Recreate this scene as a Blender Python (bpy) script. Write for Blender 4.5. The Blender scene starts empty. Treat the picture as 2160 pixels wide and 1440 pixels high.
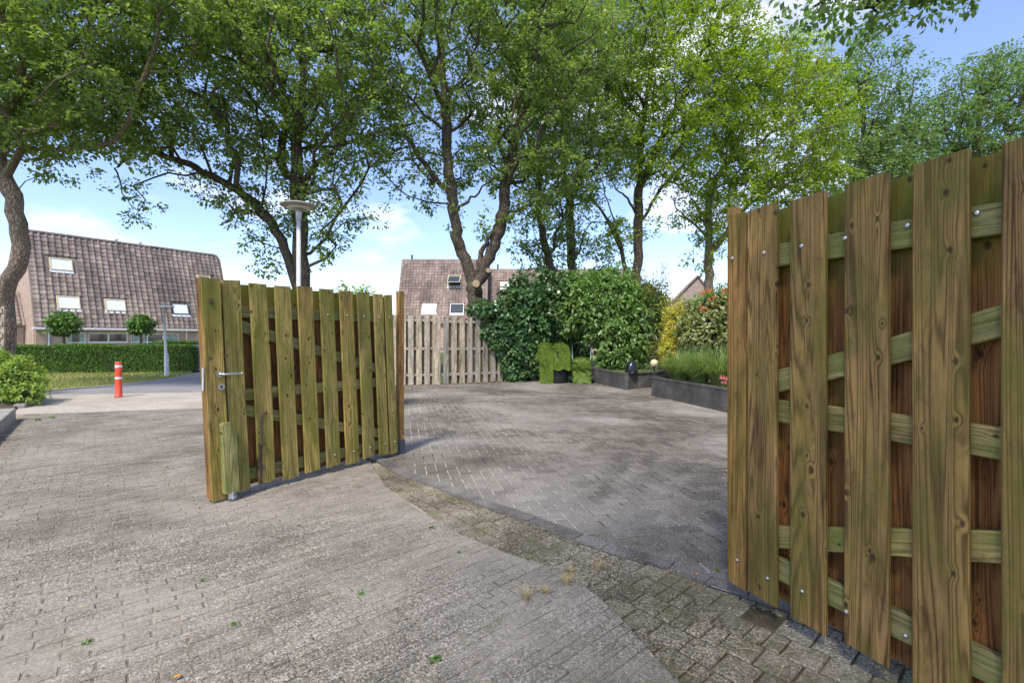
import bpy, bmesh, math, random
import numpy as np
from mathutils import Vector, Matrix, Euler

random.seed(7)
RNG = np.random.default_rng(7)
R = math.radians
SC = bpy.context.scene
COL = SC.collection

# ------------------------------------------------------------------ camera, world, sun, exposure
CAM_H, F, HZ = 1.33, 1000.0, 712.0          # eye height, focal length and horizon row in photo pixels
cam = bpy.data.cameras.new('camera')
cam.sensor_width = 36.0
cam.lens = F / 2160 * 36.0
cam.shift_y = -(720 - HZ) / 2160
cam.clip_start, cam.clip_end = 0.05, 3000
camo = bpy.data.objects.new('camera', cam)
COL.objects.link(camo)
camo.location = (0, 0, CAM_H)
camo.rotation_euler = (R(90), 0, 0)
SC.camera = camo

SUN_EL, SUN_AZ = 56.0, 200.0                # azimuth clockwise from +Y: high sun behind the camera
world = bpy.data.worlds.new('World')
SC.world = world
world.use_nodes = True
nt = world.node_tree
for n in list(nt.nodes):
    nt.nodes.remove(n)


def N(tree, t, **kw):
    n = tree.nodes.new(t)
    for k, v in kw.items():
        if isinstance(k, str) and hasattr(n, k):
            setattr(n, k, v)
    return n


wo = N(nt, 'ShaderNodeOutputWorld')
bg = N(nt, 'ShaderNodeBackground')
bg.inputs['Strength'].default_value = 0.15
sky = N(nt, 'ShaderNodeTexSky', sky_type='NISHITA', sun_disc=False)
sky.sun_elevation, sky.sun_rotation = R(SUN_EL), R(SUN_AZ)
sky.air_density, sky.dust_density, sky.ozone_density = 0.85, 0.3, 3.0
tc = N(nt, 'ShaderNodeTexCoord')
mp = N(nt, 'ShaderNodeMapping')
mp.inputs['Scale'].default_value = (1.0, 1.0, 2.6)
mp.inputs['Location'].default_value = (0.35, 0.1, 0.0)
cn = N(nt, 'ShaderNodeTexNoise')
cn.inputs['Scale'].default_value = 2.6
cn.inputs['Detail'].default_value = 8
cn.inputs['Roughness'].default_value = 0.56
cr = N(nt, 'ShaderNodeValToRGB')
cr.color_ramp.elements[0].position, cr.color_ramp.elements[1].position = 0.52, 0.72
cr.color_ramp.elements[0].color = (0.06, 0.06, 0.06, 1)
cr.color_ramp.elements[1].color = (0.85, 0.85, 0.85, 1)
mx = N(nt, 'ShaderNodeMix', data_type='RGBA')
mx.inputs['B'].default_value = (5.6, 5.4, 5.6, 1)
nt.links.new(tc.outputs['Generated'], mp.inputs['Vector'])
nt.links.new(mp.outputs[0], cn.inputs['Vector'])
nt.links.new(cn.outputs['Fac'], cr.inputs['Fac'])
nt.links.new(cr.outputs['Color'], mx.inputs['Factor'])
tint = N(nt, 'ShaderNodeMix', data_type='RGBA', blend_type='MULTIPLY')
tint.inputs['Factor'].default_value = 1.0
tint.inputs['B'].default_value = (1.06, 0.89, 0.90, 1)
hs = N(nt, 'ShaderNodeHueSaturation')
hs.inputs['Saturation'].default_value = 1.12
nt.links.new(sky.outputs[0], hs.inputs['Color'])
nt.links.new(hs.outputs[0], tint.inputs['A'])
nt.links.new(tint.outputs['Result'], mx.inputs['A'])
nt.links.new(mx.outputs['Result'], bg.inputs['Color'])
nt.links.new(bg.outputs[0], wo.inputs[0])

sun = bpy.data.lights.new('sun', 'SUN')
sun.energy, sun.angle, sun.color = 2.2, R(8), (1.0, 0.95, 0.86)
suno = bpy.data.objects.new('sun', sun)
COL.objects.link(suno)
sd = Vector((math.sin(R(SUN_AZ)) * math.cos(R(SUN_EL)), math.cos(R(SUN_AZ)) * math.cos(R(SUN_EL)), math.sin(R(SUN_EL))))
suno.rotation_euler = sd.to_track_quat('Z', 'Y').to_euler()
suno.location = sd * 60

vs = SC.view_settings
vs.view_transform, vs.look, vs.exposure, vs.gamma = 'Standard', 'None', 1.2, 1.0
vs.use_curve_mapping = False


# ------------------------------------------------------------------ helpers: photo rows and columns to places
def gp(px, py, z=0.0):
    Y = (CAM_H - z) * F / (py - HZ)
    return Vector(((px - 1080) / F * Y, Y, z))


def pt(px, py, Y):
    return Vector(((px - 1080) / F * Y, Y, CAM_H + (HZ - py) / F * Y))


def link(o, parent=None):
    COL.objects.link(o)
    if parent is not None:
        o.parent = parent
    return o


def tag(o, label=None, cat=None, group=None, kind=None):
    for k, v in (('label', label), ('category', cat), ('group', group), ('kind', kind)):
        if v:
            o[k] = v
    return o


def thing(name, label, cat, loc=(0, 0, 0), rz=0.0, group=None):
    o = link(bpy.data.objects.new(name, None))
    o.location = loc
    o.rotation_euler = (0, 0, rz)
    o.empty_display_size = 0.1
    return tag(o, label, cat, group)


def obj(name, me, mat=None, parent=None, smooth=False):
    if mat is not None and not me.materials:
        me.materials.append(mat)
    if smooth:
        me.polygons.foreach_set('use_smooth', np.ones(len(me.polygons), dtype=bool))
    return link(bpy.data.objects.new(name, me), parent)


def pyd(name, v, f):
    me = bpy.data.meshes.new(name)
    me.from_pydata([tuple(p) for p in v], [], f)
    me.update()
    return me


def npmesh(name, V, Fc, flat=False):
    """V (n,3) float array, Fc (m,k) int array"""
    V = np.asarray(V, dtype=np.float32)
    Fc = np.asarray(Fc, dtype=np.int32)
    me = bpy.data.meshes.new(name)
    m, k = Fc.shape
    me.vertices.add(len(V))
    me.vertices.foreach_set('co', V.ravel())
    me.loops.add(m * k)
    me.loops.foreach_set('vertex_index', Fc.ravel())
    me.polygons.add(m)
    me.polygons.foreach_set('loop_start', np.arange(0, m * k, k, dtype=np.int32))
    me.polygons.foreach_set('loop_total', np.full(m, k, dtype=np.int32))
    me.update(calc_edges=True)
    if flat:
        me.polygons.foreach_set('use_smooth', np.zeros(m, dtype=bool))
    return me


class MB:
    """collects shapes of one part"""
    def __init__(s):
        s.v, s.f = [], []

    def add(s, v, f):
        b = len(s.v)
        s.v += [tuple(p) for p in v]
        s.f += [tuple(i + b for i in q) for q in f]
        return s

    def box(s, x0, x1, y0, y1, z0, z1, c=0.0):
        if c <= 0:
            v = [(x, y, z) for z in (z0, z1) for y in (y0, y1) for x in (x0, x1)]
            return s.add(v, [(0, 2, 3, 1), (4, 5, 7, 6), (0, 1, 5, 4), (2, 6, 7, 3), (0, 4, 6, 2), (1, 3, 7, 5)])
        bm = bmesh.new()
        bmesh.ops.create_cube(bm, size=1.0)
        for q in bm.verts:
            q.co = Vector((x0 + (q.co.x + .5) * (x1 - x0), y0 + (q.co.y + .5) * (y1 - y0), z0 + (q.co.z + .5) * (z1 - z0)))
        bmesh.ops.bevel(bm, geom=bm.edges[:], offset=c, segments=1, affect='EDGES', profile=0.5)
        bm.verts.index_update()
        s.add([q.co[:] for q in bm.verts], [[q.index for q in fc.verts] for fc in bm.faces])
        bm.free()
        return s

    def obox(s, p0, p1, w, h, z0, c=0.0):
        """box along the ground line p0-p1, w wide (centred), from z0 up h"""
        a, b = Vector(p0[:2]), Vector(p1[:2])
        d = (b - a).normalized()
        q = Vector((-d.y, d.x)) * w / 2
        L = (b - a).length
        m = MB().box(0, L, -w / 2, w / 2, z0, z0 + h, c)
        return s.add([(a.x + d.x * x - d.y * y, a.y + d.y * x + d.x * y, z) for x, y, z in m.v], m.f)

    def tube(s, pts, rad, k=8, cap=True):
        pts = [Vector(p) for p in pts]
        if not hasattr(rad, '__len__'):
            rad = [rad] * len(pts)
        v, f = [], []
        up = Vector((0.13, 0.31, 0.94))
        for i, p in enumerate(pts):
            t = (pts[min(i + 1, len(pts) - 1)] - pts[max(i - 1, 0)]).normalized()
            a = t.cross(up)
            if a.length < 0.05:
                a = t.cross(Vector((1, 0, 0)))
            a.normalize()
            b = t.cross(a)
            for j in range(k):
                an = 2 * math.pi * j / k
                v.append(p + (a * math.cos(an) + b * math.sin(an)) * rad[i])
        for i in range(len(pts) - 1):
            for j in range(k):
                f.append((i * k + j, i * k + (j + 1) % k, (i + 1) * k + (j + 1) % k, (i + 1) * k + j))
        if cap:
            f.append(tuple(range(k)))
            f.append(tuple(range((len(pts) - 1) * k, len(pts) * k))[::-1])
        return s.add(v, f)

    def lathe(s, prof, k=24, c=(0, 0, 0)):
        """profile of (r, z) about the vertical"""
        v, f = [], []
        for r, z in prof:
            for j in range(k):
                a = 2 * math.pi * j / k
                v.append((c[0] + r * math.cos(a), c[1] + r * math.sin(a), c[2] + z))
        for i in range(len(prof) - 1):
            for j in range(k):
                f.append((i * k + j, i * k + (j + 1) % k, (i + 1) * k + (j + 1) % k, (i + 1) * k + j))
        return s.add(v, f)

    def build(s, name, mat, parent=None, smooth=False):
        return obj(name, pyd(name, s.v, s.f), mat, parent, smooth)


# ------------------------------------------------------------------ materials
def mat_new(name):
    m = bpy.data.materials.new(name)
    m.use_nodes = True
    t = m.node_tree
    for n in list(t.nodes):
        t.nodes.remove(n)
    out = N(t, 'ShaderNodeOutputMaterial')
    bs = N(t, 'ShaderNodeBsdfPrincipled')
    t.links.new(bs.outputs[0], out.inputs[0])
    return m, t, bs, out


def lnk(t, a, b):
    t.links.new(a, b)


def ramp(t, fac, stops):
    r = N(t, 'ShaderNodeValToRGB')
    e = r.color_ramp.elements
    while len(e) < len(stops):
        e.new(0.5)
    for q, (p, c) in zip(e, stops):
        q.position = p
        q.color = (*c, 1) if len(c) == 3 else c
    lnk(t, fac, r.inputs[0])
    return r.outputs[0]


def noise(t, vec, scale, detail=4, rough=0.55, dist=0.0):
    n = N(t, 'ShaderNodeTexNoise')
    n.inputs['Scale'].default_value = scale
    n.inputs['Detail'].default_value = detail
    n.inputs['Roughness'].default_value = rough
    n.inputs['Distortion'].default_value = dist
    if vec is not None:
        lnk(t, vec, n.inputs['Vector'])
    return n.outputs['Fac']


def math_n(t, op, a, b=None, c=None, clamp=False):
    n = N(t, 'ShaderNodeMath', operation=op)
    n.use_clamp = clamp
    for i, q in enumerate((a, b, c)):
        if q is None:
            continue
        if isinstance(q, (int, float)):
            n.inputs[i].default_value = q
        else:
            lnk(t, q, n.inputs[i])
    return n.outputs[0]


def mixc(t, fac, a, b, mode='MIX'):
    n = N(t, 'ShaderNodeMix', data_type='RGBA', blend_type=mode)
    for k, q in (('Factor', fac), ('A', a), ('B', b)):
        if isinstance(q, (int, float)):
            n.inputs[k].default_value = q
        elif isinstance(q, tuple):
            n.inputs[k].default_value = (*q, 1)
        else:
            lnk(t, q, n.inputs[k])
    return n.outputs['Result']


def vscale(t, vec, s, loc=(0, 0, 0)):
    n = N(t, 'ShaderNodeMapping')
    n.inputs['Scale'].default_value = s
    n.inputs['Location'].default_value = loc
    lnk(t, vec, n.inputs['Vector'])
    return n.outputs[0]


def bump(t, bs, h, strength=0.3, dist=0.01):
    b = N(t, 'ShaderNodeBump')
    b.inputs['Strength'].default_value = strength
    b.inputs['Distance'].default_value = dist
    lnk(t, h, b.inputs['Height'])
    lnk(t, b.outputs[0], bs.inputs['Normal'])


def simple(name, col, rough=0.6, metal=0.0, spec=0.4, var=0.0, scale=20.0):
    m, t, bs, out = mat_new(name)
    bs.inputs['Base Color'].default_value = (*col, 1)
    bs.inputs['Roughness'].default_value = rough
    bs.inputs['Metallic'].default_value = metal
    bs.inputs['Specular IOR Level'].default_value = spec
    if var > 0:
        p = N(t, 'ShaderNodeTexCoord').outputs['Object']
        f = noise(t, p, scale, 6, 0.65)
        lo, hi = tuple(c * (1 - var) for c in col), tuple(min(1, c * (1 + var)) for c in col)
        lnk(t, ramp(t, f, [(0.3, lo), (0.7, hi)]), bs.inputs['Base Color'])
        bump(t, bs, f, 0.25, 0.005)
    return m


def wood(name, light, dark, green, gamt, knot=(0.03, 0.016, 0.008), topmoss=0.0, rough=0.75, vert=2):
    """planed softwood: long grain along the local axis `vert`, rings, knots, algae"""
    m, t, bs, out = mat_new(name)
    oc = N(t, 'ShaderNodeTexCoord').outputs['Object']
    rnd = N(t, 'ShaderNodeObjectInfo').outputs['Random']
    ofs = N(t, 'ShaderNodeCombineXYZ')
    lnk(t, math_n(t, 'MULTIPLY', rnd, 41.0), ofs.inputs[0])
    lnk(t, math_n(t, 'MULTIPLY', rnd, 23.0), ofs.inputs[1])
    lnk(t, math_n(t, 'MULTIPLY', rnd, 67.0), ofs.inputs[2])
    va = N(t, 'ShaderNodeVectorMath', operation='ADD')
    lnk(t, oc, va.inputs[0])
    lnk(t, ofs.outputs[0], va.inputs[1])
    v = va.outputs[0]
    # knots, laid out on the broad face of the board
    sx = N(t, 'ShaderNodeSeparateXYZ')
    lnk(t, v, sx.inputs[0])
    cx = N(t, 'ShaderNodeCombineXYZ')
    a, b = (0, 2) if vert == 2 else (2, 0)
    lnk(t, sx.outputs[a], cx.inputs[0])
    lnk(t, math_n(t, 'MULTIPLY', sx.outputs[b], 0.62), cx.inputs[1])
    vo = N(t, 'ShaderNodeTexVoronoi', voronoi_dimensions='2D')
    vo.inputs['Scale'].default_value = 9.0
    lnk(t, cx.outputs[0], vo.inputs['Vector'])
    kd = vo.outputs['Distance']
    vc = N(t, 'ShaderNodeSeparateColor')
    lnk(t, vo.outputs['Color'], vc.inputs[0])
    gate_k = math_n(t, 'GREATER_THAN', vc.outputs[0], 0.5)
    size_k = math_n(t, 'MULTIPLY_ADD', vc.outputs[1], 0.075, 0.045)
    kn = math_n(t, 'MULTIPLY', math_n(t, 'SUBTRACT', 1.0, math_n(t, 'DIVIDE', kd, size_k), clamp=True), gate_k)
    around = math_n(t, 'MULTIPLY', math_n(t, 'SUBTRACT', 1.0, math_n(t, 'DIVIDE', kd, math_n(t, 'MULTIPLY', size_k, 4.0)), clamp=True), gate_k)
    # rings
    s = (9.0, 9.0, 0.26) if vert == 2 else (0.26, 9.0, 9.0)
    base = noise(t, vscale(t, v, s), 1.0, 2, 0.45, 0.2)
    ring = math_n(t, 'SINE', math_n(t, 'MULTIPLY', math_n(t, 'MULTIPLY_ADD', math_n(t, 'POWER', around, 2.0), 0.06, base), 165.0))
    ring = math_n(t, 'MULTIPLY_ADD', ring, 0.5, 0.5)
    s2 = (210, 210, 4.0) if vert == 2 else (4.0, 210, 210)
    fine = noise(t, vscale(t, v, s2), 1.0, 3, 0.6)
    gr = math_n(t, 'ADD', math_n(t, 'MULTIPLY', math_n(t, 'POWER', ring, 2.2), 0.46), math_n(t, 'MULTIPLY', fine, 0.66))
    col = ramp(t, gr, [(0.2, light), (0.5, tuple((l * .62 + d * .38) for l, d in zip(light, dark))), (0.85, dark)])
    # broad weathering streaks
    s3 = (9.0, 9.0, 1.3) if vert == 2 else (1.3, 9.0, 9.0)
    st = noise(t, vscale(t, v, s3), 1.0, 5, 0.6, 0.4)
    tone = ramp(t, st, [(0.30, (0.42, 0.40, 0.38)), (0.47, (0.88, 0.87, 0.86)), (0.70, (1.4, 1.33, 1.25))])
    col = mixc(t, 1.0, col, tone, 'MULTIPLY')
    hue = ramp(t, rnd, [(0.0, (0.82, 0.84, 0.86)), (0.5, (1.0, 1.0, 1.0)), (1.0, (1.14, 1.04, 0.9))])
    col = mixc(t, 1.0, col, hue, 'MULTIPLY')
    blot = noise(t, vscale(t, v, (22, 22, 6) if vert == 2 else (6, 22, 22)), 1.0, 6, 0.7, 0.6)
    col = mixc(t, 1.0, col, ramp(t, blot, [(0.32, (0.50, 0.48, 0.46)), (0.46, (0.95, 0.95, 0.95)), (0.66, (1.18, 1.16, 1.12))]), 'MULTIPLY')
    # algae
    g1 = noise(t, vscale(t, v, (5, 5, 1.6) if vert == 2 else (1.6, 5, 5)), 1.0, 6, 0.66, 0.3)
    gm = ramp(t, g1, [(0.56 - 0.3 * gamt, (0, 0, 0)), (0.80 - 0.3 * gamt, (1, 1, 1))])
    gsep = N(t, 'ShaderNodeSeparateColor')
    lnk(t, gm, gsep.inputs[0])
    gf = math_n(t, 'MULTIPLY', gsep.outputs[0], 0.78)
    if topmoss > 0:
        lz = N(t, 'ShaderNodeSeparateXYZ')
        lnk(t, oc, lz.inputs[0])
        tm = math_n(t, 'MULTIPLY_ADD', lz.outputs[2], 3.2, -3.2 * topmoss, clamp=True)
        tm = math_n(t, 'MULTIPLY', tm, math_n(t, 'MULTIPLY_ADD', g1, 2.4, -0.45, clamp=True))
        gf = math_n(t, 'MAXIMUM', gf, tm)
    gcol = mixc(t, fine, tuple(c * 0.65 for c in green), tuple(c * 1.25 for c in green))
    col = mixc(t, gf, col, gcol)
    col = mixc(t, math_n(t, 'MULTIPLY', math_n(t, 'POWER', kn, 0.35), 0.95), col, knot)
    lnk(t, col, bs.inputs['Base Color'])
    bs.inputs['Roughness'].default_value = rough
    bs.inputs['Specular IOR Level'].default_value = 0.25
    h = math_n(t, 'ADD', math_n(t, 'MULTIPLY', ring, -0.35), math_n(t, 'MULTIPLY', fine, 0.6))
    bump(t, bs, math_n(t, 'SUBTRACT', h, math_n(t, 'MULTIPLY', kn, 0.8)), 0.45, 0.0025)
    return m


def paving(name, dark, light, patch, speck, moss=0.0, mosscol=(0.07, 0.07, 0.02), patch_scale=0.55, patch_lo=0.48, patch_hi=0.68, grit=260.0, dust=None):
    """concrete paving: per-piece tone, aggregate, patches of bloom and moss"""
    m, t, bs, out = mat_new(name)
    geo = N(t, 'ShaderNodeNewGeometry')
    pos = geo.outputs['Position']
    oi = N(t, 'ShaderNodeObjectInfo').outputs['Random']
    rr = math_n(t, 'FRACT', math_n(t, 'ADD', geo.outputs['Random Per Island'], oi))
    g = noise(t, pos, grit, 3, 0.7)
    g2 = noise(t, pos, grit * 0.28, 4, 0.7)
    base = mixc(t, rr, dark, light)
    vg = N(t, 'ShaderNodeTexVoronoi')
    vg.inputs['Scale'].default_value = grit * 0.75
    lnk(t, pos, vg.inputs['Vector'])
    vgc = N(t, 'ShaderNodeSeparateColor')
    lnk(t, vg.outputs['Color'], vgc.inputs[0])
    grain = math_n(t, 'ADD', math_n(t, 'MULTIPLY', vgc.outputs[0], 0.6), math_n(t, 'MULTIPLY', g, 0.4))
    sp = ramp(t, grain, [(0.20, (0.22, 0.21, 0.20)), (0.42, (0.74, 0.74, 0.74)), (0.62, (1.15, 1.14, 1.12)), (0.75, (1.65, 1.62, 1.58)), (0.82, (2.9, 2.8, 2.7))])
    base = mixc(t, speck, base, mixc(t, 1.0, base, sp, 'MULTIPLY'))
    sp2 = ramp(t, g2, [(0.32, (0.78, 0.77, 0.76)), (0.68, (1.18, 1.17, 1.16))])
    base = mixc(t, speck * 0.9, base, mixc(t, 1.0, base, sp2, 'MULTIPLY'))
    p = noise(t, pos, patch_scale, 7, 0.62, 0.6)
    pf = ramp(t, p, [(patch_lo, (0, 0, 0)), (patch_hi, (1, 1, 1))])
    ps = N(t, 'ShaderNodeSeparateColor')
    lnk(t, pf, ps.inputs[0])
    k = math_n(t, 'MULTIPLY', ps.outputs[0], math_n(t, 'MULTIPLY_ADD', g2, 0.9, 0.25))
    base = mixc(t, math_n(t, 'MULTIPLY', k, 0.85, clamp=True), base, patch)
    d = noise(t, vscale(t, pos, (1, 1, 1), (13, 7, 3)), patch_scale * 1.7, 6, 0.6, 0.4)
    df = ramp(t, d, [(0.36, (0.58, 0.57, 0.55)), (0.56, (1.06, 1.06, 1.06))])
    base = mixc(t, 1.0, base, df, 'MULTIPLY')
    if dust:
        dn = noise(t, vscale(t, pos, (1, 1, 1), (3, 17, 3)), 1.1, 7, 0.66, 0.5)
        dr = ramp(t, dn, [(0.45, (0, 0, 0)), (0.66, (1, 1, 1))])
        dsx = N(t, 'ShaderNodeSeparateColor')
        lnk(t, dr, dsx.inputs[0])
        base = mixc(t, math_n(t, 'MULTIPLY', dsx.outputs[0], math_n(t, 'MULTIPLY_ADD', g2, 1.2, 0.05), clamp=True), base, dust)
    if moss > 0:
        mn = noise(t, vscale(t, pos, (1, 1, 1), (5, 3, 1)), 4.5, 6, 0.65, 0.3)
        mf = ramp(t, mn, [(0.62 - 0.25 * moss, (0, 0, 0)), (0.80 - 0.25 * moss, (1, 1, 1))])
        ms = N(t, 'ShaderNodeSeparateColor')
        lnk(t, mf, ms.inputs[0])
        mfac = math_n(t, 'MULTIPLY', ms.outputs[0], math_n(t, 'MULTIPLY_ADD', g, -1.3, 1.45, clamp=True))
        base = mixc(t, math_n(t, 'MULTIPLY', mfac, 0.8), base, mosscol)
    lnk(t, base, bs.inputs['Base Color'])
    bs.inputs['Roughness'].default_value = 0.88
    bs.inputs['Specular IOR Level'].default_value = 0.25
    bump(t, bs, math_n(t, 'ADD', g, g2), 0.5, 0.004)
    return m


def ground_mat(name, stops, scale, fine=140.0, bstr=0.5, rough=0.95):
    m, t, bs, out = mat_new(name)
    pos = N(t, 'ShaderNodeNewGeometry').outputs['Position']
    a = noise(t, pos, scale, 8, 0.68, 0.4)
    b = noise(t, pos, fine, 4, 0.7)
    col = ramp(t, math_n(t, 'ADD', math_n(t, 'MULTIPLY', a, 0.75), math_n(t, 'MULTIPLY', b, 0.25)), stops)
    col = mixc(t, 0.7, col, mixc(t, 1.0, col, ramp(t, b, [(0.3, (0.55, 0.55, 0.55)), (0.7, (1.35, 1.35, 1.35))]), 'MULTIPLY'))
    lnk(t, col, bs.inputs['Base Color'])
    bs.inputs['Roughness'].default_value = rough
    bs.inputs['Specular IOR Level'].default_value = 0.15
    bump(t, bs, b, bstr, 0.01)
    return m


def leaf_mat(name, cols, trans, tfac=0.35, rough=0.5, spec=0.3):
    m, t, bs, out = mat_new(name)
    geo = N(t, 'ShaderNodeNewGeometry')
    n2 = noise(t, geo.outputs['Position'], 0.55, 3, 0.6)
    n3 = noise(t, geo.outputs['Position'], 3.2, 2, 0.5)
    f = math_n(t, 'ADD', math_n(t, 'MULTIPLY', geo.outputs['Random Per Island'], 0.45), math_n(t, 'ADD', math_n(t, 'MULTIPLY', n2, 0.35), math_n(t, 'MULTIPLY', n3, 0.36)), clamp=True)
    k = len(cols) - 1
    col = ramp(t, f, [(0.15 + 0.75 * i / k, c) for i, c in enumerate(cols)])
    lnk(t, col, bs.inputs['Base Color'])
    bs.inputs['Roughness'].default_value = rough
    bs.inputs['Specular IOR Level'].default_value = spec
    tr = N(t, 'ShaderNodeBsdfTranslucent')
    lnk(t, mixc(t, 1.0, col, trans, 'MULTIPLY'), tr.inputs['Color'])
    ms = N(t, 'ShaderNodeMixShader')
    ms.inputs[0].default_value = tfac
    lnk(t, bs.outputs[0], ms.inputs[1])
    lnk(t, tr.outputs[0], ms.inputs[2])
    lnk(t, ms.outputs[0], out.inputs[0])
    return m


def bark_mat(name, a, b, moss=(0.07, 0.075, 0.03)):
    m, t, bs, out = mat_new(name)
    oc = N(t, 'ShaderNodeTexCoord').outputs['Object']
    v = vscale(t, oc, (1, 1, 0.28))
    vo = N(t, 'ShaderNodeTexVoronoi', feature='DISTANCE_TO_EDGE')
    vo.inputs['Scale'].default_value = 22
    ds = noise(t, v, 9.0, 4, 0.6)
    vm = N(t, 'ShaderNodeVectorMath', operation='MULTIPLY_ADD')
    vm.inputs[1].default_value = (0.12, 0.12, 0.12)
    cx = N(t, 'ShaderNodeCombineXYZ')
    for i in range(3):
        lnk(t, ds, cx.inputs[i])
    lnk(t, cx.outputs[0], vm.inputs[0])
    lnk(t, v, vm.inputs[2])
    lnk(t, vm.outputs[0], vo.inputs['Vector'])
    crack = math_n(t, 'MULTIPLY', vo.outputs['Distance'], 4.0, clamp=True)
    n = noise(t, v, 30, 5, 0.7)
    col = ramp(t, math_n(t, 'ADD', math_n(t, 'MULTIPLY', crack, 0.6), math_n(t, 'MULTIPLY', n, 0.5)), [(0.15, a), (0.8, b)])
    mo = noise(t, oc, 1.6, 5, 0.65)
    mf = ramp(t, mo, [(0.5, (0, 0, 0)), (0.68, (0.7, 0.7, 0.7))])
    sp = N(t, 'ShaderNodeSeparateColor')
    lnk(t, mf, sp.inputs[0])
    lnk(t, mixc(t, sp.outputs[0], col, moss), bs.inputs['Base Color'])
    bs.inputs['Roughness'].default_value = 0.92
    bs.inputs['Specular IOR Level'].default_value = 0.15
    bump(t, bs, math_n(t, 'ADD', crack, math_n(t, 'MULTIPLY', n, 0.5)), 0.8, 0.02)
    return m


def brickwall(name, c1, c2, mortar, scale=1.0):
    m, t, bs, out = mat_new(name)
    oc = N(t, 'ShaderNodeTexCoord').outputs['Object']
    s = N(t, 'ShaderNodeSeparateXYZ')
    lnk(t, oc, s.inputs[0])
    c = N(t, 'ShaderNodeCombineXYZ')
    lnk(t, math_n(t, 'ADD', s.outputs[0], s.outputs[1]), c.inputs[0])
    lnk(t, s.outputs[2], c.inputs[1])
    br = N(t, 'ShaderNodeTexBrick')
    br.inputs['Scale'].default_value = 1.0
    br.inputs['Brick Width'].default_value = 0.22 * scale
    br.inputs['Row Height'].default_value = 0.0625 * scale
    br.inputs['Mortar Size'].default_value = 0.006 * scale
    br.inputs['Color1'].default_value = (*c1, 1)
    br.inputs['Color2'].default_value = (*c2, 1)
    br.inputs['Mortar'].default_value = (*mortar, 1)
    lnk(t, c.outputs[0], br.inputs['Vector'])
    n = noise(t, oc, 3.0, 5, 0.6)
    lnk(t, mixc(t, 1.0, br.outputs['Color'], ramp(t, n, [(0.3, (0.8, 0.8, 0.8)), (0.7, (1.15, 1.15, 1.15))]), 'MULTIPLY'), bs.inputs['Base Color'])
    bs.inputs['Roughness'].default_value = 0.9
    bump(t, bs, br.outputs['Fac'], -0.4, 0.01)
    return m


def rooftile(name, a, b, lichen, lf=0.5):
    m, t, bs, out = mat_new(name)
    geo = N(t, 'ShaderNodeNewGeometry')
    oi = N(t, 'ShaderNodeObjectInfo').outputs['Random']
    rr = math_n(t, 'FRACT', math_n(t, 'ADD', geo.outputs['Random Per Island'], oi))
    pos = geo.outputs['Position']
    col = mixc(t, rr, a, b)
    big = noise(t, vscale(t, pos, (1, 1, 0.5)), 0.7, 5, 0.6)
    col = mixc(t, 1.0, col, ramp(t, big, [(0.35, (0.62, 0.6, 0.62)), (0.62, (1.25, 1.2, 1.15))]), 'MULTIPLY')
    n = noise(t, pos, 11.0, 6, 0.75)
    f = ramp(t, n, [(0.56, (0, 0, 0)), (0.70, (lf, lf, lf))])
    sp = N(t, 'ShaderNodeSeparateColor')
    lnk(t, f, sp.inputs[0])
    col = mixc(t, sp.outputs[0], col, lichen)
    lnk(t, col, bs.inputs['Base Color'])
    bs.inputs['Roughness'].default_value = 0.9
    bs.inputs['Specular IOR Level'].default_value = 0.2
    return m


M = {}
M['gate_wood'] = wood('gate_wood', (0.40, 0.31, 0.105), (0.115, 0.083, 0.026), (0.145, 0.15, 0.02), 0.55)
M['gate_wood_r'] = wood('gate_wood_brown', (0.33, 0.205, 0.075), (0.085, 0.045, 0.016), (0.105, 0.108, 0.016), 0.46, topmoss=1.72)
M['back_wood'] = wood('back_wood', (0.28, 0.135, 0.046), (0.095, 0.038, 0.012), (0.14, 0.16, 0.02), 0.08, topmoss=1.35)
M['rail_wood'] = wood('rail_wood', (0.30, 0.265, 0.12), (0.13, 0.105, 0.04), (0.125, 0.15, 0.026), 0.55, vert=0)
M['block_wood'] = wood('block_wood', (0.38, 0.34, 0.15), (0.16, 0.13, 0.05), (0.13, 0.16, 0.03), 0.62)
M['post_wood'] = wood('post_wood', (0.33, 0.20, 0.07), (0.17, 0.085, 0.025), (0.15, 0.15, 0.03), 0.15)
M['fence_wood'] = wood('fence_wood', (0.50, 0.445, 0.36), (0.27, 0.225, 0.17), (0.24, 0.235, 0.14), 0.10)
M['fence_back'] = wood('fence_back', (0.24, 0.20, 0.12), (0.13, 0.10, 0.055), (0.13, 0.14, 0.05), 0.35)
M['herring'] = paving('driveway_brick', (0.112, 0.098, 0.081), (0.185, 0.164, 0.138), (0.41, 0.375, 0.325), 0.85, moss=0.05, mosscol=(0.10, 0.10, 0.055), patch_scale=0.36, patch_lo=0.45, patch_hi=0.66)
M['alley'] = paving('alley_brick', (0.175, 0.156, 0.127), (0.25, 0.224, 0.184), (0.34, 0.30, 0.24), 0.85, moss=0.10, patch_scale=0.5, patch_lo=0.45, patch_hi=0.7, grit=210.0, dust=(0.33, 0.29, 0.235))
M['mossy'] = paving('mossy_paver', (0.165, 0.143, 0.104), (0.245, 0.216, 0.162), (0.30, 0.26, 0.195), 1.0, moss=0.62, mosscol=(0.085, 0.082, 0.026), patch_scale=1.2, grit=200.0)
M['border'] = paving('border_brick', (0.13, 0.118, 0.106), (0.185, 0.17, 0.155), (0.26, 0.24, 0.21), 0.6, moss=0.0, patch_scale=1.0)
M['sand_joint'] = ground_mat('sand_joint', [(0.38, (0.12, 0.10, 0.075)), (0.52, (0.30, 0.255, 0.19)), (0.68, (0.44, 0.385, 0.30))], 2.2, 160)
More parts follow.
